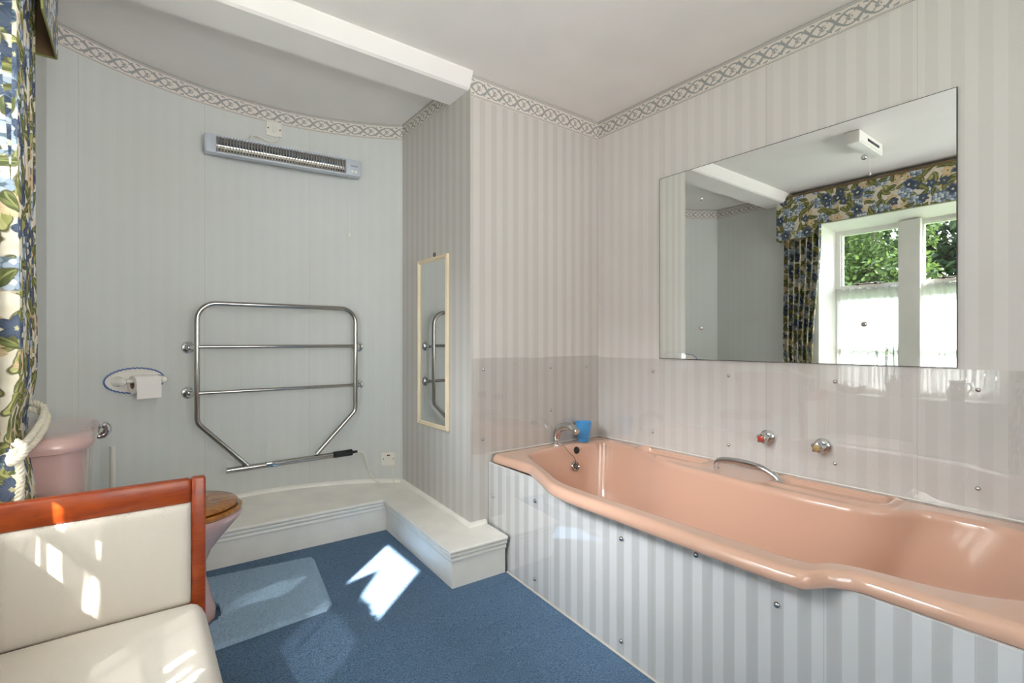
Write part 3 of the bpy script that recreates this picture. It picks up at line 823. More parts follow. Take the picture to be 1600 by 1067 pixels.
# ------------------------------------------------------------------ large mirror
mir = thing('wall_mirror', 'large frameless mirror above the bath reflecting the window', 'mirror', (2.215, 1.035, .97))
obj('glass', MB().quad((2.2105, 1.631, .972), (2.2105, .437, .972), (2.2105, .437, 1.919), (2.2105, 1.631, 1.919)), 'mirror', mir, smooth=False)
obj('backing', MB().box(2.211, 2.2185, .4345, 1.6335, .9695, 1.9215), 'edge', mir, smooth=False)
for y in (1.391, .704):
    for z in (1.762, 1.126): screw(mir, (2.2105, y, z), (-1, 0, 0), .0105)

# narrow cream mirror hung on the chimney breast
nm = thing('hanging_mirror', 'narrow upright mirror in a cream frame beside the towel rail', 'mirror', (1.305, 2.455, .585))
y0, y1, z0, z1 = 2.283, 2.628, .588, 1.523; f = .022
fr = MB()
def mitre(m, y0, y1, z0, z1):
    prof = [(0, .0), (0, .014), (.006, .018), (.011, .015), (.016, .017), (.022, .008), (.022, .0)]
    L = []
    for d, h_ in prof: L.append([(1.308-h_, y0+d, z0+d), (1.308-h_, y1-d, z0+d), (1.308-h_, y1-d, z1-d), (1.308-h_, y0+d, z1-d)])
    m.loft(L)
mitre(fr, y0, y1, z0, z1)
obj('frame', fr, 'offwhite', nm, angle=20)
obj('glass', MB().quad((1.301, y1-.02, z0+.02), (1.301, y0+.02, z0+.02), (1.301, y0+.02, z1-.02), (1.301, y1-.02, z1-.02)), 'mirror_old', nm, smooth=False)
obj('back_board', MB().box(1.303, 1.309, y0+.003, y1-.003, z0+.003, z1-.003), 'lining', nm, smooth=False)
ring = MB().tube(arc((2.44, 1.537), .010, 0, 2*PI, 20, lambda a, b: (1.304, a, b))[:-1], .0028, 8, closed=True)
obj('hanging_ring', ring, 'iron', nm)

# ------------------------------------------------------------------ towel rail
YR = 2.935
rail = thing('towel_rail', 'chrome ladder towel rail on the bowed wall behind the toilet', 'towel rail', (.64, YR, .40))
f2 = lambda a, b: (a, YR, b)
xl, xr, zt, rc = .237, 1.040, 1.254, .085
path = [(.462, YR, .405)] + spline([(.255, YR, .632), (.242, YR, .650), (.237, YR, .675)], 6) + [(xl, YR, .9)] + arc((xl+rc, zt-rc), rc, PI, PI/2, 10, f2) + arc((xr-rc, zt-rc), rc, PI/2, 0, 10, f2) + [(xr, YR, .9)] + spline([(xr, YR, .675), (xr-.005, YR, .650), (xr-.018, YR, .632)], 6) + [(.815, YR, .418)]
obj('hoop', MB().tube(path, .0125, 14), 'steel', rail)
for z in (1.033, .800):
    obj('crossbar', MB().tube([(xl+.004, YR, z), (xr-.004, YR, z)], .0095, 12), 'steel', rail)
obj('bottom_tube', MB().tube([(.366, YR, .392), (.912, YR, .400)], .0155, 16), 'steel', rail)
obj('element_cap', MB().tube([(.905, YR, .400), (.912, YR, .400), (.914, YR, .400), (1.018, YR, .401), (1.022, YR, .401), (1.05, YR, .4015)], [.0165, .0165, .019, .019, .009, .007], 16), 'black', rail)
pl = obj('rating_plate', MB().box(.552, .606, YR-.0185, YR-.0145, .384, .408, bev=.002), 'chrome', rail)
for (xm, xt) in ((.205, xl), (1.075, xr)):
    for z in (1.028, .796):
        yw = ybow(xm); nw = nbow(xm)
        p0 = Vector((xm, yw, z))
        b = MB().lathe([(0, .0), (.030, .0), (.031, .004), (.027, .012), (.018, .015), (.012, .022), (.011, .04), (0, .04)], 24, axisT(p0, nw))
        b.tube([p0+nw*.03, (xt, YR+.005, z)], .010, 12)
        obj('wall_mount', b, 'chrome', rail)
# its white flex and the switched spur
def cableobj(name, pts, r, mat, parent): return obj(name, MB().tube(spline(pts, 10), r, 8), mat, parent)
def plate(name, x, z, size, label, parts):
    y = ybow(x); nw = nbow(x); root = thing(name, label, 'switch', (x, y, z))
    T = axisT(Vector((x, y, z))+nw*.0005, nw, (0, 0, 1))          # local x up, y sideways
    h_ = size/2
    obj('faceplate', MB().box(-h_, h_, -h_, h_, 0, .011, T=T, bev=.004), 'plastic', root)
    return root, T
spur, T = plate('switched_spur', 1.238, .338, .084, 'white switched spur on the bowed wall low beside the corner', 0)
obj('rocker', MB().box(-.030, .006, -.013, .013, .010, .015, T=T, bev=.002), 'plastic', spur)
obj('neon', MB().box(.018, .025, -.009, .009, .0105, .0125, T=T), 'amber', spur, smooth=False)
for s_ in (-1, 1): obj('fixing_screw', MB().lathe([(0, .0105), (.0035, .0105), (.003, .0125), (0, .0125)], 10, T @ Matrix.Translation((0, .030*s_, 0))), 'iron', spur)
yy = ybow(1.238)-.014
cableobj('flex', [(1.05, YR, .4015), (1.09, YR-.002, .385), (1.115, YR-.01, .30), (1.15, YR-.03, .218), (1.205, YR-.07, .1885), (1.245, yy-.035, .195), (1.26, yy-.004, .24), (1.252, yy, .300)], .0042, 'plastic', rail)

# bar heater on the bowed wall
hx0, hy0, hx1, hy1 = .272, 2.985, 1.062, 2.905
hz = 2.087; hd = Vector((hx1-hx0, hy1-hy0, 0)); HL = hd.length; hd.normalize(); hn = Vector((hd.y, -hd.x, 0))
heat = thing('bar_heater', 'silver electric bar heater with wire grille high on the bowed wall', 'heater', (.667, 2.99, hz))
HT = axisT(Vector((hx0, hy0, hz)), hn, (0, 0, 1))                  # local x up, local z to the room
# local y: z cross x
ysgn = 1 if (HT.to_3x3() @ Vector((0, 1, 0))).dot(hd) > 0 else -1
def HB(m, l0, l1, u0, u1, d0, d1, bev=0.0):
    a, b = sorted((l0*ysgn, l1*ysgn)); return m.box(u0, u1, a, b, d0, d1, T=HT, bev=bev)
hh = .049
m = MB(); HB(m, 0, HL, -hh, hh, -.055, -.038, .008); obj('back_tray', m, 'heater', heat)
m = MB(); HB(m, 0, .055, -hh, hh, -.05, .004, .010); obj('end_cap', m, 'heater', heat)
m = MB(); HB(m, HL-.088, HL, -hh, hh, -.05, .004, .010); cap = obj('end_cap', m, 'heater', heat)
m = MB(); HB(m, .05, HL-.083, hh-.012, hh, -.05, .003, .003); HB(m, .05, HL-.083, -hh, -hh+.010, -.05, .003, .003); obj('side_rail', m, 'heater', heat)
m = MB(); n = 8; L = []
for l in (.056, HL-.089):
    L.append([HT @ Vector((-.038+.074*k/n, l*ysgn, -.006-.030*math.sin(PI*k/n))) for k in range(n+1)])
m.loft(L, closed=False); obj('reflector', m, 'heater_in', heat)
for uu in (-.010,): obj('heating_element', MB().tube([HT @ Vector((uu, .056*ysgn, -.020)), HT @ Vector((uu, (HL-.089)*ysgn, -.020))], .006, 10), 'element', heat)
m = MB(); ng = 46
for k in range(ng):
    l = .060+(HL-.089-.064)*k/(ng-1); HB(m, l-.0022, l+.0022, -hh+.006, hh-.008, -.002, .0035)
gr = obj('wire_grille', m, 'chrome', heat, smooth=False); gr['kind'] = 'stuff'
lt = text_mesh('Dimplex', .0125)
lm = Matrix(((0, 1, 0, 0), (ysgn, 0, 0, 0), (0, 0, 1, 0), (0, 0, 0, 1)))
lt.v = [tuple(HT @ Vector((.008+p[1], (HL-.040)*ysgn+p[0]*ysgn, .0042+p[2]))) for p in lt.v]
obj('lettering', lt, 'ink', cap, smooth=False)
for l in (HL-.052, HL-.030):
    m = MB(); HB(m, l-.007, l+.007, -.030, -.018, .003, .0055, .001); obj('rating_badge', m, 'white', cap)
cpos = HT @ Vector((-hh, (HL-.063)*ysgn, -.02))
obj('pull_cord', MB().tube([cpos+Vector((0, 0, .01)), (cpos.x, cpos.y, 1.705)], .0012, 6), 'plastic', heat)
obj('cord_acorn', MB().lathe([(0, 0), (.006, 0), (.008, .006), (.006, .018), (.002, .026), (0, .026)], 14, Matrix.Translation((cpos.x, cpos.y, 1.682))), 'plastic', heat)
for l in (.14, HL-.2):
    p = HT @ Vector((0, l*ysgn, -.05)); q = Vector((p.x, ybow(p.x), p.z))
    obj('bracket', MB().tube([p, q], .012, 8), 'heater', heat)
sw, T = plate('fused_spur', .622, 2.272, .082, 'cream fused switch plate above the bar heater', 0)
sg = 1 if (T.to_3x3() @ Vector((0, 1, 0))).x > 0 else -1
obj('rocker', MB().box(-.018, .018, -.006, .007, .010, .014, T=T, bev=.0015), 'plastic', sw)
a, b = sorted((.014*sg, .026*sg)); obj('fuse_carrier', MB().box(-.017, .017, a, b, .0105, .0135, T=T, bev=.0015), 'plastic', sw)
for s_ in (-1, 1): obj('fixing_screw', MB().lathe([(0, .0105), (.004, .0105), (.0035, .0125), (0, .0125)], 10, T @ Matrix.Translation((0, .031*s_, 0))), 'black', sw)
yw = ybow(.60)
cableobj('flex', [(.636, ybow(.636)-.012, 2.236), (.630, ybow(.63)-.014, 2.205), (.585, yw-.02, 2.193), (.53, yw-.03, 2.205), (.50, yw-.05, 2.185), (.49, yw-.08, 2.125)], .0042, 'plastic', heat)

# ------------------------------------------------------------------ toilet, roll holder, brush
YT = 2.285
wc = thing('toilet', 'dusky pink toilet with oak seat between chair and bowed wall', 'toilet', (.05, YT, fz(YT)))
def sellipse(cx, cy, a, b, p, z, n=48, fa=None):
    L = []
    for k in range(n):
        t = 2*PI*k/n; c, s_ = math.cos(t), math.sin(t)
        L.append((cx+a*math.copysign(abs(c)**(2/p), c), cy+b*math.copysign(abs(s_)**(2/p), s_), z))
    return L
def egg(x0, x1, hw, z, n=48, sq=2.0, back=3.2):       # rounded at the front (x1), squarer at the back
    L = []; cx = x0+(x1-x0)*.42
    for k in range(n):
        t = 2*PI*k/n; c, s_ = math.cos(t), math.sin(t); a = (x1-cx) if c > 0 else (cx-x0); p = sq if c > 0 else back
        L.append((cx+a*math.copysign(abs(c)**(2/p), c), YT+hw*math.copysign(abs(s_)**(2/p), s_), z))
    return L
loops = [egg(-.08, .247, .107, fz(2.285)-.002), egg(-.08, .248, .108, .015), egg(-.075, .235, .098, .06), egg(-.07, .215, .088, .15), egg(-.07, .215, .092, .20), egg(-.075, .235, .115, .25), egg(-.09, .275, .150, .30), egg(-.10, .315, .175, .345), egg(-.10, .335, .188, .37), egg(-.10, .340, .190, .385), egg(-.10, .336, .187, .392), egg(-.06, .30, .14, .393)]
obj('bowl', MB().loft(loops, True, True), 'china', wc, angle=50)
ring = [egg(-.06, .336, .190, .395), egg(-.062, .340, .194, .399), egg(-.062, .340, .194, .410), egg(-.058, .334, .189, .415), egg(.0, .25, .115, .415), egg(.0, .25, .115, .395)]
obj('seat', MB().loft(ring, True, True), 'oak', wc, angle=40)
lid = [egg(-.062, .318, .180, .4175), egg(-.066, .324, .186, .421), egg(-.066, .324, .186, .430), egg(-.060, .316, .179, .4365), egg(-.03, .27, .14, .439)]
obj('lid', MB().loft(lid, True, True), 'oak', wc, angle=40)
obj('hinge', MB().tube([(-.062, YT-.09, .418), (-.062, YT+.09, .418)], .009, 10), 'chrome', wc)
def cis(x1, hy, z, yc=2.255, r=.085, n=10):            # cistern plan: flat back on the wall, rounded front corners
    x0 = XW+.003; L = [(x0, yc-hy, z)]
    for k in range(n+1):
        a = -PI/2+PI/2*k/n; L.append((x1-r+r*math.cos(a), yc-hy+r*1.5+r*1.5*math.sin(a), z))
    for k in range(n+1):
        a = PI/2*k/n; L.append((x1-r+r*math.cos(a), yc+hy-r*1.5+r*1.5*math.sin(a), z))
    L.append((x0, yc+hy, z)); return L
obj('cistern', MB().loft([cis(-.152, .235, .392), cis(-.142, .245, .40), cis(-.140, .25, .45), cis(-.130, .262, .70), cis(-.130, .262, .735)], True, True), 'china', wc, angle=40)
cl = [cis(-.125, .267, .722), cis(-.114, .278, .726), cis(-.110, .282, .738), cis(-.112, .280, .752), cis(-.120, .272, .766), cis(-.135, .258, .773), cis(-.150, .24, .7745)]
obj('cistern_lid', MB().loft(cl, True, True), 'china', wc, angle=40)
lv = MB().lathe([(0, 0), (.014, 0), (.014, .006), (.008, .012), (.008, .03), (0, .03)], 16, axisT((-.150, 2.45, .700), (1, .25, 0)))
lp = spline([(-.130, 2.462, .700), (-.116, 2.468, .698), (-.100, 2.47, .706), (-.093, 2.47, .721), (-.097, 2.468, .735), (-.108, 2.466, .741)], 8)
lv.tube(lp, [.007+.006*min(1, i/12) for i in range(len(lp))], 12)
obj('flush_lever', lv, 'chrome', wc)
obj('neck', MB().loft([[(x, YT+y, z) for x, y in ((-.27, -.09), (-.06, -.09), (-.06, .09), (-.27, .09))] for z in (.30, .394)], True, True), 'china', wc)

# pedestal mat in front of the bowl
m = MB(); rm = random.Random(4)
mc = [(.19, 2.03), (.640, 2.058), (.692, 2.545), (.19, 2.60)]
def bil(u, v):
    a, b, c, d = (Vector(q) for q in mc); return (a*(1-u)+b*u)*(1-v)+(d*(1-u)+c*u)*v
nu, nv = 96, 120
hts = {}
def matz(u, v):
    e_ = min(u/.03 if True else 1, (1-u)/.045, v/.035, (1-v)/.035, 1.0); e_ = max(0, e_)
    k = (round(u*nu), round(v*nv))
    if k not in hts: hts[k] = rm.random()
    return .002+.016*math.sqrt(e_)*(.62+.38*hts[k]) if e_ > 0 else .002
def matp(u, v):
    # rounded corners: pull the grid corner inwards
    du, dv = min(u, 1-u), min(v, 1-v); R = .10
    uu, vv = u, v
    p = bil(uu, vv); return (p.x+.0015*math.sin(91*u*nv), p.y+.0015*math.cos(77*v*nu), matz(u, v))
def keep(u, v):
    du, dv = 1-u, min(v, 1-v); R = .085
    if du < R and dv < R and math.hypot(R-du, R-dv) > R: return False
    p = bil(u, v); x, y = p.x, p.y
    return not (x < .262 and abs(y-YT) < .118 and (x < .20 or math.hypot(max(0, x-.15), y-YT) < .118))
m.grid(matp, nu, nv, None, 0, keep)
m.grid(lambda u, v: (*bil(u, v), .0015), nu, nv, None, 0, keep)
m.v = [(x, y, z+fz(y)) for x, y, z in m.v]
tag(obj('bath_mat', m, 'mat', None, angle=180, origin=(.42, 2.3, fz(2.3))), 'pale blue cotton mat on the carpet in front of the toilet', 'mat')

# roll holder: oval porcelain plate with a blue braid edge
xc_ = -.012; nw = nbow(xc_); pc = Vector((xc_, ybow(xc_), .875)); hol = thing('toilet_roll_holder', 'white oval porcelain roll holder edged in blue braid on bowed wall', 'roll holder', pc)
T = axisT(pc, nw, (0, 0, 1)); sg = 1 if (T.to_3x3() @ Vector((0, 1, 0))).x > 0 else -1
loops = [[T @ Vector((.060*s_*math.sin(2*PI*k/40), .128*s_*math.cos(2*PI*k/40)*sg, z)) for k in range(40)] for s_, z in ((.98, -.008), (1, .004), (.96, .008), (.9, .006), (.5, .006))]
obj('oval_plate', MB().loft(loops, True, True), 'porcelain', hol)
rp = [T @ Vector((.0585*math.sin(2*PI*k/160)*(1+.02*(k % 4 - 1.5)), .126*math.cos(2*PI*k/160)*sg*(1+.008*(k % 4-1.5)), .009+.003*math.sin(k*PI/2))) for k in range(160)]
obj('braid_edge', MB().tube(rp, .0032, 6, closed=True), 'braid', hol)
for l in (-.075, .098):
    b = MB().lathe([(0, 0), (.024, 0), (.023, .015), (.018, .035), (.017, .055), (.010, .064), (0, .066)], 18, T @ Matrix.Translation((0, l*sg, .006)))
    obj('bracket_arm', b, 'porcelain', hol)
obj('spindle', MB().tube([T @ Vector((0, -.075*sg, .052)), T @ Vector((0, .098*sg, .052))], .009, 12), 'porcelain', hol)
roll = thing('toilet_roll', 'white toilet paper roll hanging on the oval holder', 'toilet roll', T @ Vector((-.02, .038*sg, .052)))
RT = axisT(T @ Vector((-.016, -.036*sg, .056)), (T @ Vector((0, sg, 0))) - (T @ Vector((0, 0, 0))))
obj('paper', MB().lathe([(.020, 0), (.041, 0), (.0425, .002), (.0425, .102), (.041, .104), (.020, .104), (.020, 0)], 32, RT, cap0=False, cap1=False), 'paper_roll', roll)
obj('card_core', MB().lathe([(.0205, .001), (.0205, .103), (.019, .103), (.019, .001), (.0205, .001)], 24, RT, cap0=False, cap1=False), 'lining', roll)
sheet = MB().grid(lambda u, v: T @ Vector((-.016+.035-.10*v, (-.036+.104*u)*sg, .056+.0425-.02*max(0, .35-v)**1.0*.6)), 4, 8)
obj('loose_sheet', sheet, 'paper_roll', roll, angle=180)

br = thing('toilet_brush', 'white toilet brush in its pot on the ledge beside the cistern', 'toilet brush', (-.088, 2.765, .187))
T = Matrix.Translation((-.088, 2.765, .187))
obj('pot', MB().lathe([(0, 0), (.045, 0), (.048, .004), (.042, .11), (.036, .125), (.032, .125), (.038, .11), (.0, .02)], 24, T), 'plastic', br)
obj('handle', MB().lathe([(0, .03), (.012, .03), (.012, .10), (.011, .13), (.0105, .405), (.0115, .412), (.0115, .418), (.008, .419), (.0075, .412), (0, .412)], 16, T), 'plastic', br)
obj('bristles', MB().lathe([(0, .022), (.02, .022), (.03, .04), (.03, .09), (.015, .10), (0, .10)], 16, T), 'white', br)

# ------------------------------------------------------------------ chair by the window
ch = thing('chair', 'low cream upholstered chair with cherry wood frame in the foreground', 'chair', (-.08, 1.5, fz(1.5)))
ax0, ax1, yb = -.322, .166, 1.772
def rail_box(name, *a, bev=.006): return obj(name, MB().box(*a, bev=bev), 'cherry', ch)
rail_box('top_rail', ax0, ax1-.036, yb, yb+.034, .574, .648, bev=.010)
rail_box('back_post', ax1-.0365, ax1, yb, yb+.034, fz(yb), .649)
rail_box('back_post', ax0, ax0+.036, yb, yb+.034, fz(yb), .573)
for x in (ax0, ax1-.04): rail_box('front_leg', x, x+.04, 1.165, 1.205, fz(1.18), .175)
rail_box('seat_rail', ax0+.005, ax1-.005, 1.17, yb, .125, .178)
rail_box('lower_back_rail', ax0+.036, ax1-.037, yb+.004, yb+.03, .255, .30)
def pillow(x0, x1, y0, y1, z0, z1, axis, crown, r):
    """soft slab: rounded edges and a crowned face on the given side"""
    m = MB(); nu, nv = 26, 26; L = []
    def f(u, v):
        x = x0+(x1-x0)*u; w = y0+(y1-y0)*v
        du, dv = min(u, 1-u)*(x1-x0), min(v, 1-v)*(y1-y0)
        e_ = 1.0
        for d in (du, dv):
            t = min(1, d/r); e_ *= math.sqrt(max(0, 1-(1-t)**2))
        return x, w, z0+(z1-z0)*(.25+.75*e_)+crown*math.sin(PI*u)*math.sin(PI*v)
    if axis == 'z': P = f; Q = lambda u, v: (x0+(x1-x0)*(1-u), y0+(y1-y0)*v, z0)
    uv = lambda u, v: ((x1-x0)*u, (y1-y0)*v)
    if axis == 'y':                                    # face towards -y: w is height
        P = lambda u, v: (lambda q: (q[0], -q[2], q[1]))(f(u, v)); Q = lambda u, v: (x0+(x1-x0)*(1-u), -z0, y0+(y1-y0)*v)
    # concentrate vertices at the edges
    s_ = lambda t: .5-.5*math.cos(PI*t)
    m.grid(lambda u, v: P(s_(u), s_(v)), nu, nv, lambda u, v: uv(s_(u), s_(v)))
    m.grid(lambda u, v: Q(s_(u), s_(v)), nu, nv)
    ring1 = [P(s_(i/nu), 0) for i in range(nu)]+[P(1, s_(i/nv)) for i in range(nv)]+[P(s_(1-i/nu), 1) for i in range(nu)]+[P(0, s_(1-i/nv)) for i in range(nv)]
    if axis == 'z': ring0 = [(p[0], p[1], z0) for p in ring1]
    else: ring0 = [(p[0], -z0, p[2]) for p in ring1]
    m.loft([ring0, ring1])
    return m
obj('back_panel', pillow(ax0+.034, ax1-.0365, .27, .576, -yb-.022, -yb+.010, 'y', .004, .02), 'upholstery', ch, angle=50)
obj('seat_cushion', pillow(ax0+.004, ax1+.002, 1.13, yb+.004, .172, .288, 'z', .012, .045), 'upholstery', ch, angle=50)

# ------------------------------------------------------------------ floral curtains, rope ties and pelmet
def curtain(side, label):
    sgn = 1 if side == 'far' else -1; yc = (WY0+WY1)/2
    Y = lambda d: yc+sgn*d                               # distance from the window axis
    zt, zb = 2.30, .0
    def width(z):                                        # inner and outer edges
        if z > .82: t = min(1, (z-.82)/1.1); t = t*t*(3-2*t); return .625+(.555-.625)*t, .855
        t = min(1, (.82-z)/.10); t = t*t*(3-2*t); return .625-.03*t, .855-.135*t
    npl = 6
    def fn(u, v):
        z = zb+(zt-zb)*v; a, b = width(z); d = a+(b-a)*u; lo = min(1, max(0, (.86-z)/.12))
        ti = math.exp(-((z-.80)/.10)**2)
        amp = (.028+.006*math.sin(3*u+z))*(1-.45*ti)
        ph = u*npl*2*PI+.5*math.sin(2.2*z)
        x = -.265-.010*(1-u)+amp*math.sin(ph)+.010*math.sin(ph*2+1.3)*(1-.6*ti)-.018*ti+.012*lo
        return (max(x, -.297), Y(d+.012*math.cos(ph)), z)
    root = thing('curtain', label, 'curtain', (-.26, Y(.70), .03), 'floral curtains')
    m = MB().grid(fn, 150, 46, lambda u, v: (.95*u*1.0+(.5 if sgn < 0 else 0), 2.27*v))
    obj('drape', m, 'floral', root, angle=180)
    return Y
def rope(m, path, r, tw=90.0):
    P = path; s = 0.0; hel = [[], [], []]
    up = Vector((0, 0, 1))
    for i, p in enumerate(P):
        t = (P[min(i+1, len(P)-1)]-P[max(i-1, 0)]).normalized(); n_ = t.cross(up)
        n_ = n_.normalized() if n_.length > 1e-4 else Vector((1, 0, 0)); b_ = t.cross(n_)
        if i: s += (P[i]-P[i-1]).length
        for k in range(3):
            a = s*tw*2+k*2*PI/3; hel[k].append(p+(n_*math.cos(a)+b_*math.sin(a))*r*.55)
    for k in range(3): m.tube(hel[k], r*.62, 7)
Yf = curtain('far', 'blue and olive floral curtain tied back beside the toilet cistern')
Yn = curtain('near', 'blue and olive floral curtain on the window side away from the toilet')
def tie(Y, label):
    root = thing('rope_tieback', label, 'tieback', (-.29, Y(.87), .85), 'rope tiebacks')
    m = MB()
    for dz, dx in ((0, 0), (-.022, .006)):
        p = spline([(-.294, Y(.872), .868+dz*.3), (-.262, Y(.868), .872+dz), (-.232+dx, Y(.845), .856+dz), (-.229+dx, Y(.79), .829+dz), (-.238+dx, Y(.72), .800+dz), (-.252, Y(.66), .775+dz), (-.272, Y(.60), .757+dz*.5)], 26)
        rope(m, p, .0085)
    obj('rope', m, 'rope', root)
    k = MB(); rope(k, spline([(-.262, Y(.615), .79), (-.243, Y(.60), .775), (-.248, Y(.588), .755), (-.268, Y(.59), .742), (-.262, Y(.61), .77)], 14), .010)
    rope(k, spline([(-.255, Y(.60), .755), (-.250, Y(.597), .70), (-.252, Y(.595), .64)], 16), .009)
    k.lathe([(0, 0), (.018, .0), (.020, .06), (.013, .075), (.008, .09), (0, .09)], 14, Matrix.Translation((-.252, Y(.595), .555)))
    obj('knot_and_tassel', k, 'rope', root)
    obj('hook', MB().tube([(-.30, Y(.875), .87), (-.285, Y(.875), .87), (-.28, Y(.875), .858)], .004, 8), 'iron', root)
tie(Yf, 'cream twisted rope tying back the curtain beside the cistern')
tie(Yn, 'cream twisted rope tying back the curtain away from the toilet')

pel = thing('pelmet', 'floral fabric pelmet with deep curved ends above the window', 'pelmet', (-.26, 1.25, 1.98))
py0, py1, px = .345, 2.155, -.205
def pz(y):                                               # scalloped lower edge: deep at the ends
    d = min(y-py0, py1-y); t = min(1, max(0, (d-.31)/.05)); return 1.968+.095*math.sqrt(max(0, 1-(1-t)**2))
m = MB(); n = 120
yy = [py0+(py1-py0)*i/n for i in range(n+1)]
m.grid(lambda u, v: (px, py1-(py1-py0)*u, pz(py1-(py1-py0)*u)+(2.335-pz(py1-(py1-py0)*u))*v), n, 6, lambda u, v: (1.81*u, pz(py1-1.81*u)+(2.335-pz(py1-1.81*u))*v))
for y, s_ in ((py1, 1), (py0, -1)):
    m.grid(lambda u, v: ((XW+.002)+(px-XW-.002)*(u if s_ > 0 else 1-u), y, 1.968+(2.335-1.968)*v), 2, 4, lambda u, v: (3+.1*u, 1.968+.367*v))
obj('fabric_front', m, 'floral', pel, angle=40)
m = MB(); m.grid(lambda u, v: (px-.006, py0+.004+(py1-py0-.008)*u, pz(py0+(py1-py0)*u)+.0015+(2.33-pz(py0+(py1-py0)*u))*v), n, 2)
for y in (py1-.005, py0+.005): m.quad((XW+.002, y, 1.9695), (px-.006, y, 1.9695), (px-.006, y, 2.33), (XW+.002, y, 2.33))
obj('lining', m, 'lining', pel, smooth=False)
ed = [(px-.003, py0+(py1-py0)*i/n, pz(py0+(py1-py0)*i/n)) for i in range(n+1)]
obj('piping', MB().tube([(XW+.004, py0, 1.968)]+ed+[(XW+.004, py1, 1.968)], .0035, 6), 'floral', pel)
obj('top_board', MB().box(XW+.002, px+.001, py0+.001, py1-.001, 2.336, 2.352), 'lining', pel, smooth=False)

# ceiling box with pull cord, seen in the mirror
cb = thing('ceiling_fan_heater', 'white box unit with slot and pull cord on ceiling, seen in mirror', 'heater', (.63, 1.2, 2.385))
obj('casing', MB().box(.425, .835, 1.165, 1.245, 2.305, 2.3835, bev=.006), 'white', cb)
obj('slot', MB().box(.50, .70, 1.162, 1.168, 2.34, 2.355), 'ink', cb, smooth=False)
obj('louvre', MB().box(.45, .81, 1.163, 1.166, 2.312, 2.322), 'plastic', cb, smooth=False)
obj('pull_cord', MB().tube([(.55, 1.2, 2.31), (.55, 1.2, 2.18)], .0015, 6).lathe([(0, 0), (.006, 0), (.007, .008), (.002, .02), (0, .02)], 10, Matrix.Translation((.55, 1.2, 2.16))), 'plastic', cb)

# ------------------------------------------------------------------ things on the window board (seen in the splashback)
def leafq(m, c, d, n_, L, Wd):
    d = d.normalized(); s_ = d.cross(n_).normalized(); nn = s_.cross(d)
    m.add([c, c+d*L*.4+s_*Wd+nn*L*.06, c+d*L, c+d*L*.4-s_*Wd+nn*L*.06], [(0, 1, 2), (0, 2, 3)])
def rv(r): return Vector((r.gauss(0, 1), r.gauss(0, 1), r.gauss(0, 1))).normalized()
ZS = .622
pp = thing('potted_plant', 'small trailing plant in pale pot on the window board', 'plant', (-.415, 1.335, ZS))
T = Matrix.Translation((-.415, 1.335, ZS))
obj('saucer', MB().lathe([(0, 0), (.055, 0), (.07, .008), (.068, .012), (.05, .006), (0, .006)], 24, T), 'terracotta', pp)
obj('pot', MB().lathe([(0, .007), (.046, .007), (.062, .10), (.067, .10), (.068, .118), (.062, .118), (.058, .105), (0, .10)], 24, T), 'terracotta', pp)
m = MB(); r = random.Random(11)
for k in range(60):
    a = r.uniform(0, 6.28); q = r.uniform(.0, .075); h_ = .118+r.uniform(.0, .05)
    leafq(m, Vector((-.415+.6*q*math.cos(a), 1.335+q*math.sin(a), ZS+h_)), Vector((math.cos(a), math.sin(a), r.uniform(-.2, .6))), Vector((0, 0, 1)), .03, .009)
for k in range(8):
    a = k*.785; m.tube([(-.415, 1.335, ZS+.10), (-.415+.03*math.cos(a), 1.335+.05*math.sin(a), ZS+.15)], .0015, 4)
obj('foliage', m, 'leaf_dark', pp, smooth=False)['kind'] = 'stuff'
jg = thing('jug', 'small grey waisted jug on the window board', 'jug', (-.415, .955, ZS))
T = Matrix.Translation((-.415, .955, ZS))
obj('body', MB().lathe([(0, 0), (.042, 0), (.062, .05), (.060, .075), (.040, .115), (.046, .145), (.043, .145), (.037, .115), (.05, .07), (0, .02)], 24, T), 'jug', jg)
obj('handle', MB().tube(spline([(-.415, .915, ZS+.125), (-.415, .885, ZS+.125), (-.415, .875, ZS+.09), (-.415, .897, ZS+.06)], 8), .006, 8), 'jug', jg)
bk = thing('basket', 'low boat shaped wicker basket on the window board', 'basket', (-.415, 1.64, ZS))
L = [sellipse(-.415, 1.64, a, b, 2, ZS+z, 28) for a, b, z in ((.03, .06, 0), (.045, .09, .02), (.055, .11, .05), (.050, .105, .05), (.04, .08, .02))]
for lp_ in L[2:4]:
    for i, p in enumerate(lp_): lp_[i] = (p[0], p[1], p[2]+.03*abs((p[1]-1.64)/.11)**2)
obj('weave', MB().loft(L, True, True), 'wicker', bk)
obj('handle', MB().tube(spline([(-.415, 1.56, ZS+.06), (-.415, 1.60, ZS+.10), (-.415, 1.68, ZS+.10), (-.415, 1.72, ZS+.06)], 8), .004, 6), 'wicker', bk)

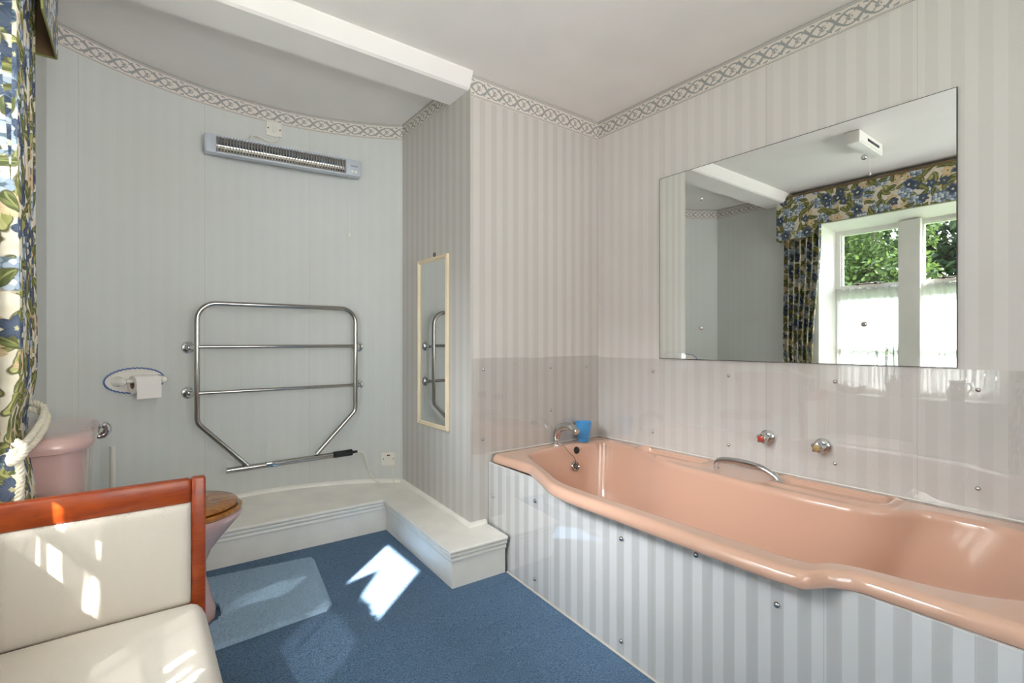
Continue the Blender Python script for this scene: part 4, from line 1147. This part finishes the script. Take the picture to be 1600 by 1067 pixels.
# ------------------------------------------------------------------ garden outside the window
m = MB(); m.box(-14, -.66, -9, 12, -.9, -.5); struct('ground', m, 'grass', smooth=False)
struct('sky_blocker', MB().box(-.7, 5.0, -2.5, -2.2, -.5, 4.2).box(-.7, 5.0, -2.2, -1.16, -.5, -.3).box(-.7, 5.0, -2.5, -1.16, 2.72, 2.85), 'stone', smooth=False)  # unseen wall and roof added to keep sky light out of the rear window
def bush(name, label, cat, base_, h, blobs, n, size, mat, seed, trunk=.07):
    r = random.Random(seed); root = thing(name, label, cat, base_, 'trees outside the window'); b = Vector(base_)
    tr = MB(); tops = [Vector(q[0]) for q in blobs]
    for t_ in tops:
        tr.tube(spline([b+Vector((0, 0, -.02)), b.lerp(t_, .4)+Vector((.1, .05, .1)), t_], 5), [trunk*(1-.8*i/10) for i in range(11)], 7)
    obj('trunk', tr, 'bark', root)
    m = MB()
    tot = sum(q[1]**2 for q in blobs)
    for c, rad in blobs:
        for k in range(int(n*rad**2/tot)):
            d = rv(r); q = Vector(c)+d*rad*r.uniform(.55, 1.0)**.5
            leafq(m, q, rv(r)+d*.6+Vector((0, 0, -.3)), (rv(r)*.7+Vector((0, 0, 1))).normalized(), size*r.uniform(.7, 1.3), size*.34)
    o = obj('foliage', m, mat, root, smooth=False); o['kind'] = 'stuff'
    return o
bush('tree', 'bright green leafy tree close outside the window, seen in mirror', 'tree', (-3.6, 2.6, -.5), 3, [((-3.4, 2.35, 1.6), .75), ((-3.6, 3.2, 2.3), .8), ((-3.3, 1.85, 1.25), .62), ((-3.9, 2.6, .6), .9), ((-3.5, 3.9, 1.5), .8), ((-3.8, 2.5, 2.6), .7), ((-3.9, 3.4, 1.4), .8)], 22000, .075, 'leaf_bright', 1)
bush('tree', 'dark green tree behind the bright one, seen in mirror', 'tree', (-7.4, 3.4, -.5), 5, [((-7.2, 2.6, 1.6), 1.5), ((-7.4, 4.6, 2.2), 1.6), ((-7.2, 1.0, 2.0), 1.5), ((-7.6, 3.4, 3.6), 1.5), ((-7.2, 6.2, 1.8), 1.6), ((-7.4, .2, .8), 1.3), ((-7.6, 5.0, 3.8), 1.5), ((-7.6, 1.6, 3.4), 1.5)], 16000, .19, 'leaf_dark', 2, .16)
bush('tree', 'mid green shrubby tree outside the far window light, seen in mirror', 'tree', (-3.7, .3, -.5), 3, [((-3.7, .38, 1.7), .72), ((-3.9, .3, 2.7), .75), ((-3.9, -.6, 1.3), .85), ((-4.0, .25, .6), .8), ((-4.2, -.5, 2.5), .8)], 18000, .075, 'leaf_dark', 6)
sho = thing('climbing_shoot', 'single climbing shoot with broad leaves outside the window', 'plant', (-.76, .87, -.5))
obj('stem', MB().tube([(-.76, .87, -.52), (-.765, .885, .6), (-.76, .87, 1.3), (-.755, .865, 1.84)], .006, 6), 'bark', sho)
m = MB()
for z, y, a, L in ((1.735, .865, -.06, .30), (1.2, .88, .9, .16), (.8, .88, -.8, .16)):
    m = MB(); d = Vector((0, math.sin(a)*.8-.02, math.cos(a))).normalized(); leafq(m, Vector((-.757, y, z)), d, Vector((-1, 0, .2)), L, L*.25)
    obj('leaf', m, 'leaf_dark', sho, smooth=False)
# unseen spray added to block sun from the window light next to the curtain
bush('sun_blocker', 'unseen leafy spray added outside the window to block sun', 'sun_blocker', (-2.3, .1, -.5), 3, [((-1.36, .90, 2.72), .30), ((-1.36, 1.10, 2.95), .30), ((-1.40, .82, 2.98), .24), ((-1.34, 1.05, 2.5), .28), ((-1.42, .95, 3.1), .25)], 3400, .085, 'leaf_bright', 8, .022)
